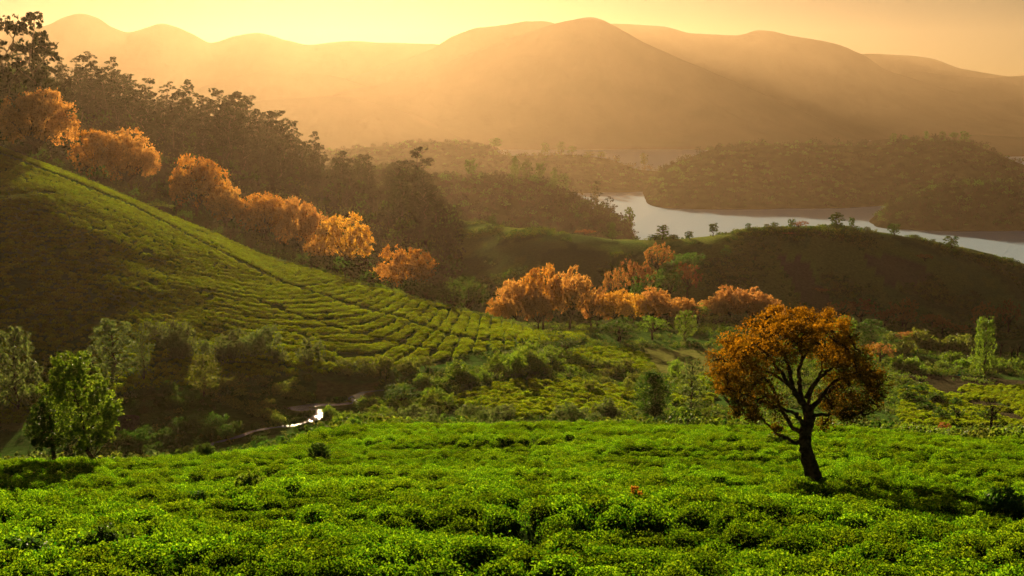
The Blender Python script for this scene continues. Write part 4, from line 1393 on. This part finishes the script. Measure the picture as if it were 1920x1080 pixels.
# dark bushes standing in the front tea field
NSH = [shrub(640, M_DARK, 1.2, 1.6, 0.13, 9, 170), shrub(641, M_GREEN, 1.2, 1.6, 0.13, 9, 170)]
for px, py, wpx, hpx, k, lab in ((378, 962, 62, 40, 0, 'dark bush sunk among the tea at the left'), (466, 935, 60, 46, 1, 'green brown bush standing above the tea at the left'), (500, 938, 40, 24, 0, 'low brownish bush beside the green brown one'),
                                 (190, 1060, 120, 66, 0, 'large dark bush in the lower left corner region'), (40, 1078, 130, 64, 0, 'very dark bush in the lower left corner'), (1880, 970, 90, 56, 0, 'dark bush at the right edge in the tree shadow'),
                                 (385, 866, 42, 34, 0, 'dark round bush at the far edge of the front field by the stream'), (352, 866, 36, 26, 1, 'small green bush left of the dark round one at the field edge'), (1460, 838, 60, 22, 1, 'low rounded bush left of the golden tree trunk'),
                                 (600, 872, 48, 40, 0, 'dark bush beside the brown gap in the front field')):
    p = hit(px, py, 18)
    w = wpx * p[1] / F
    place('field_bush', NSH[k], p, hpx * p[1] / F * 1.3, w, None, lab, 'bush', None, ('stems', 'foliage'))
# a single orange sprig in the tea
sp = shrub(650, M_ORANGE, 0.30, 0.36, 0.10, 4, 16)
p = hit(1193, 962, 18)
place('orange_sprig', sp, p + np.array([0, 0, 0.55]), 0.38, 0.42, None, 'small orange leafed sprig in the middle of the tea field', 'plant', None, ('stems', 'foliage'))
p = hit(1770, 806, 112)
place('brown_bush', shrub(651, M_RUST, 1.2, 2.2, 0.16, 7, 90), p, 1.3, 3.0, None, 'low reddish brown bush at the far edge of the front field, right', 'bush', None, ('stems', 'foliage'))


# ------------------------------------------------------------------ bare stems and small made things
def bare_tree(px, py, top, label, seed, wide=1.0, group=None):
    r = np.random.default_rng(seed)
    p = hit(px, py, 112)
    H = (py - top) * p[1] / F
    tr = curve((0, 0, -0.3), (0.06 * H, 0, H * 0.8), r, 6, 0.03)
    parts = [tube(tr, np.linspace(0.05 * H, 0.02 * H, 6), 7)]
    brs = []
    for k in range(7):
        an = k * 2.4
        b = tr[3] + (tr[5] - tr[3]) * r.uniform(0, 1)
        tip = b + np.array([math.cos(an) * wide * 0.32 * H, math.sin(an) * 0.2 * H, r.uniform(0.1, 0.35) * H])
        brs.append(tube(curve(b, tip, r, 4, 0.15), np.linspace(0.018 * H, 0.005 * H, 4), 5))
    root = link('bare_tree', None, loc=tuple(p))
    link('trunk', mesh_np('bare trunk', *join(parts), M_BARK, smooth=True), root)
    link('branches', mesh_np('bare branches', *join(brs), M_BARK, smooth=True), root)
    tag(root, label, 'tree', group)


bare_tree(1857, 812, 745, 'bare dark stump like tree behind the front field at the right', 71, 1.0)
bare_tree(1895, 688, 646, 'left of two bare posts like trunks on the right meadow', 72, 0.25)
bare_tree(1907, 686, 640, 'right of two bare post like trunks on the right meadow', 73, 0.25)
bare_tree(1875, 672, 634, 'thin bare tree left of the two post like trunks', 74, 0.9)
bare_tree(1103, 762, 738, 'small bare stem in the bright valley tea patch', 75, 0.7)

# round dark basin by the green pair
M_STONE = rough_mat('dark stone', (0.05, 0.04, 0.035), (0.11, 0.09, 0.075), 2.0, 0.6)
p = hit(238, 800, 112)
R = 24 * p[1] / F
an = np.linspace(0, 2 * np.pi, 36, endpoint=False)
prof = [(0.96, -1.2), (1.0, 1.1), (1.0, 1.25), (0.86, 1.25), (0.85, 1.1), (0.80, 0.1), (0.01, 0.05)]
V = np.concatenate([np.stack([np.cos(an) * R * a_, np.sin(an) * R * a_, np.full(36, R * 0.55 * b_)], -1) for a_, b_ in prof])
Q = np.array([(i * 36 + k, i * 36 + (k + 1) % 36, (i + 1) * 36 + (k + 1) % 36, (i + 1) * 36 + k) for i in range(6) for k in range(36)])
o = link('round_basin', mesh_np('round basin', V, Q, M_STONE, smooth=False), loc=tuple(p))
tag(o, 'dark round walled basin right of the green tree pair', 'basin')

# teal sheets left on the ground
M_TEAL = rough_mat('teal sheet', (0.02, 0.16, 0.12), (0.03, 0.24, 0.18), 3.0, 0.3, 0.5)
for px, py, wpx, lab in ((1880, 737, 20, 'larger teal sheet on the ground near the right edge'), (1795, 706, 12, 'smaller teal sheet at the edge of the brown field')):
    p = hit(px, py, 112)
    w = wpx * p[1] / F
    r = np.random.default_rng(px)
    n = 9
    g = np.linspace(-0.5, 0.5, n)
    X, Y = np.meshgrid(g, g, indexing='ij')
    Z = 0.12 * w + 0.14 * w * fbm(X * 3 + px, Y * 3, 3, px)
    V = np.stack([X * w + 0.05 * w * r.normal(size=X.shape), Y * w * 0.8, Z], -1).reshape(-1, 3)
    q = [(i * n + j, (i + 1) * n + j, (i + 1) * n + j + 1, i * n + j + 1) for i in range(n - 1) for j in range(n - 1)]
    V = np.concatenate([V, V - np.array([0, 0, 0.02])])
    q = q + [tuple(k + n * n for k in f[::-1]) for f in q]
    tag(link('teal_sheet', mesh_np('teal sheet', V, np.array(q), M_TEAL), loc=tuple(p + np.array([0, 0, 0.2]))), lab, 'sheet')

# ------------------------------------------------------------------ stream pools that catch the light
M_POOL = water_mat('stream water', 2.0, 0.10)
left, right, zs = [], [], []
pts = np.array([hit(u, v, 116) for u, v in STREAM])
q = np.linspace(0, len(pts) - 1, 120)
cen = np.stack([pchip(np.arange(len(pts)), pts[:, k], q) for k in range(3)], -1)
wid = np.interp(q, np.arange(len(pts)), STREAM_W) * (0.25 + 0.65 * vnoise(q * 1.7, q * 0 + 3.1, 5))
zs = np.convolve(np.pad(cen[:, 2], 6, mode='edge'), np.ones(13) / 13, 'valid') + 0.45
T = np.gradient(cen[:, :2], axis=0)
T /= np.linalg.norm(T, axis=1, keepdims=True) + 1e-9
Nn = np.stack([-T[:, 1], T[:, 0]], -1)
L_ = np.column_stack([cen[:, :2] + Nn * wid[:, None] * 0.5, zs])
R_ = np.column_stack([cen[:, :2] - Nn * wid[:, None] * 0.5, zs])
V = np.concatenate([L_, R_])
n = len(q)
tag(link('stream', mesh_np('stream', V, np.array([(i, i + 1, n + i + 1, n + i) for i in range(n - 1)]), M_POOL)), kind='structure')
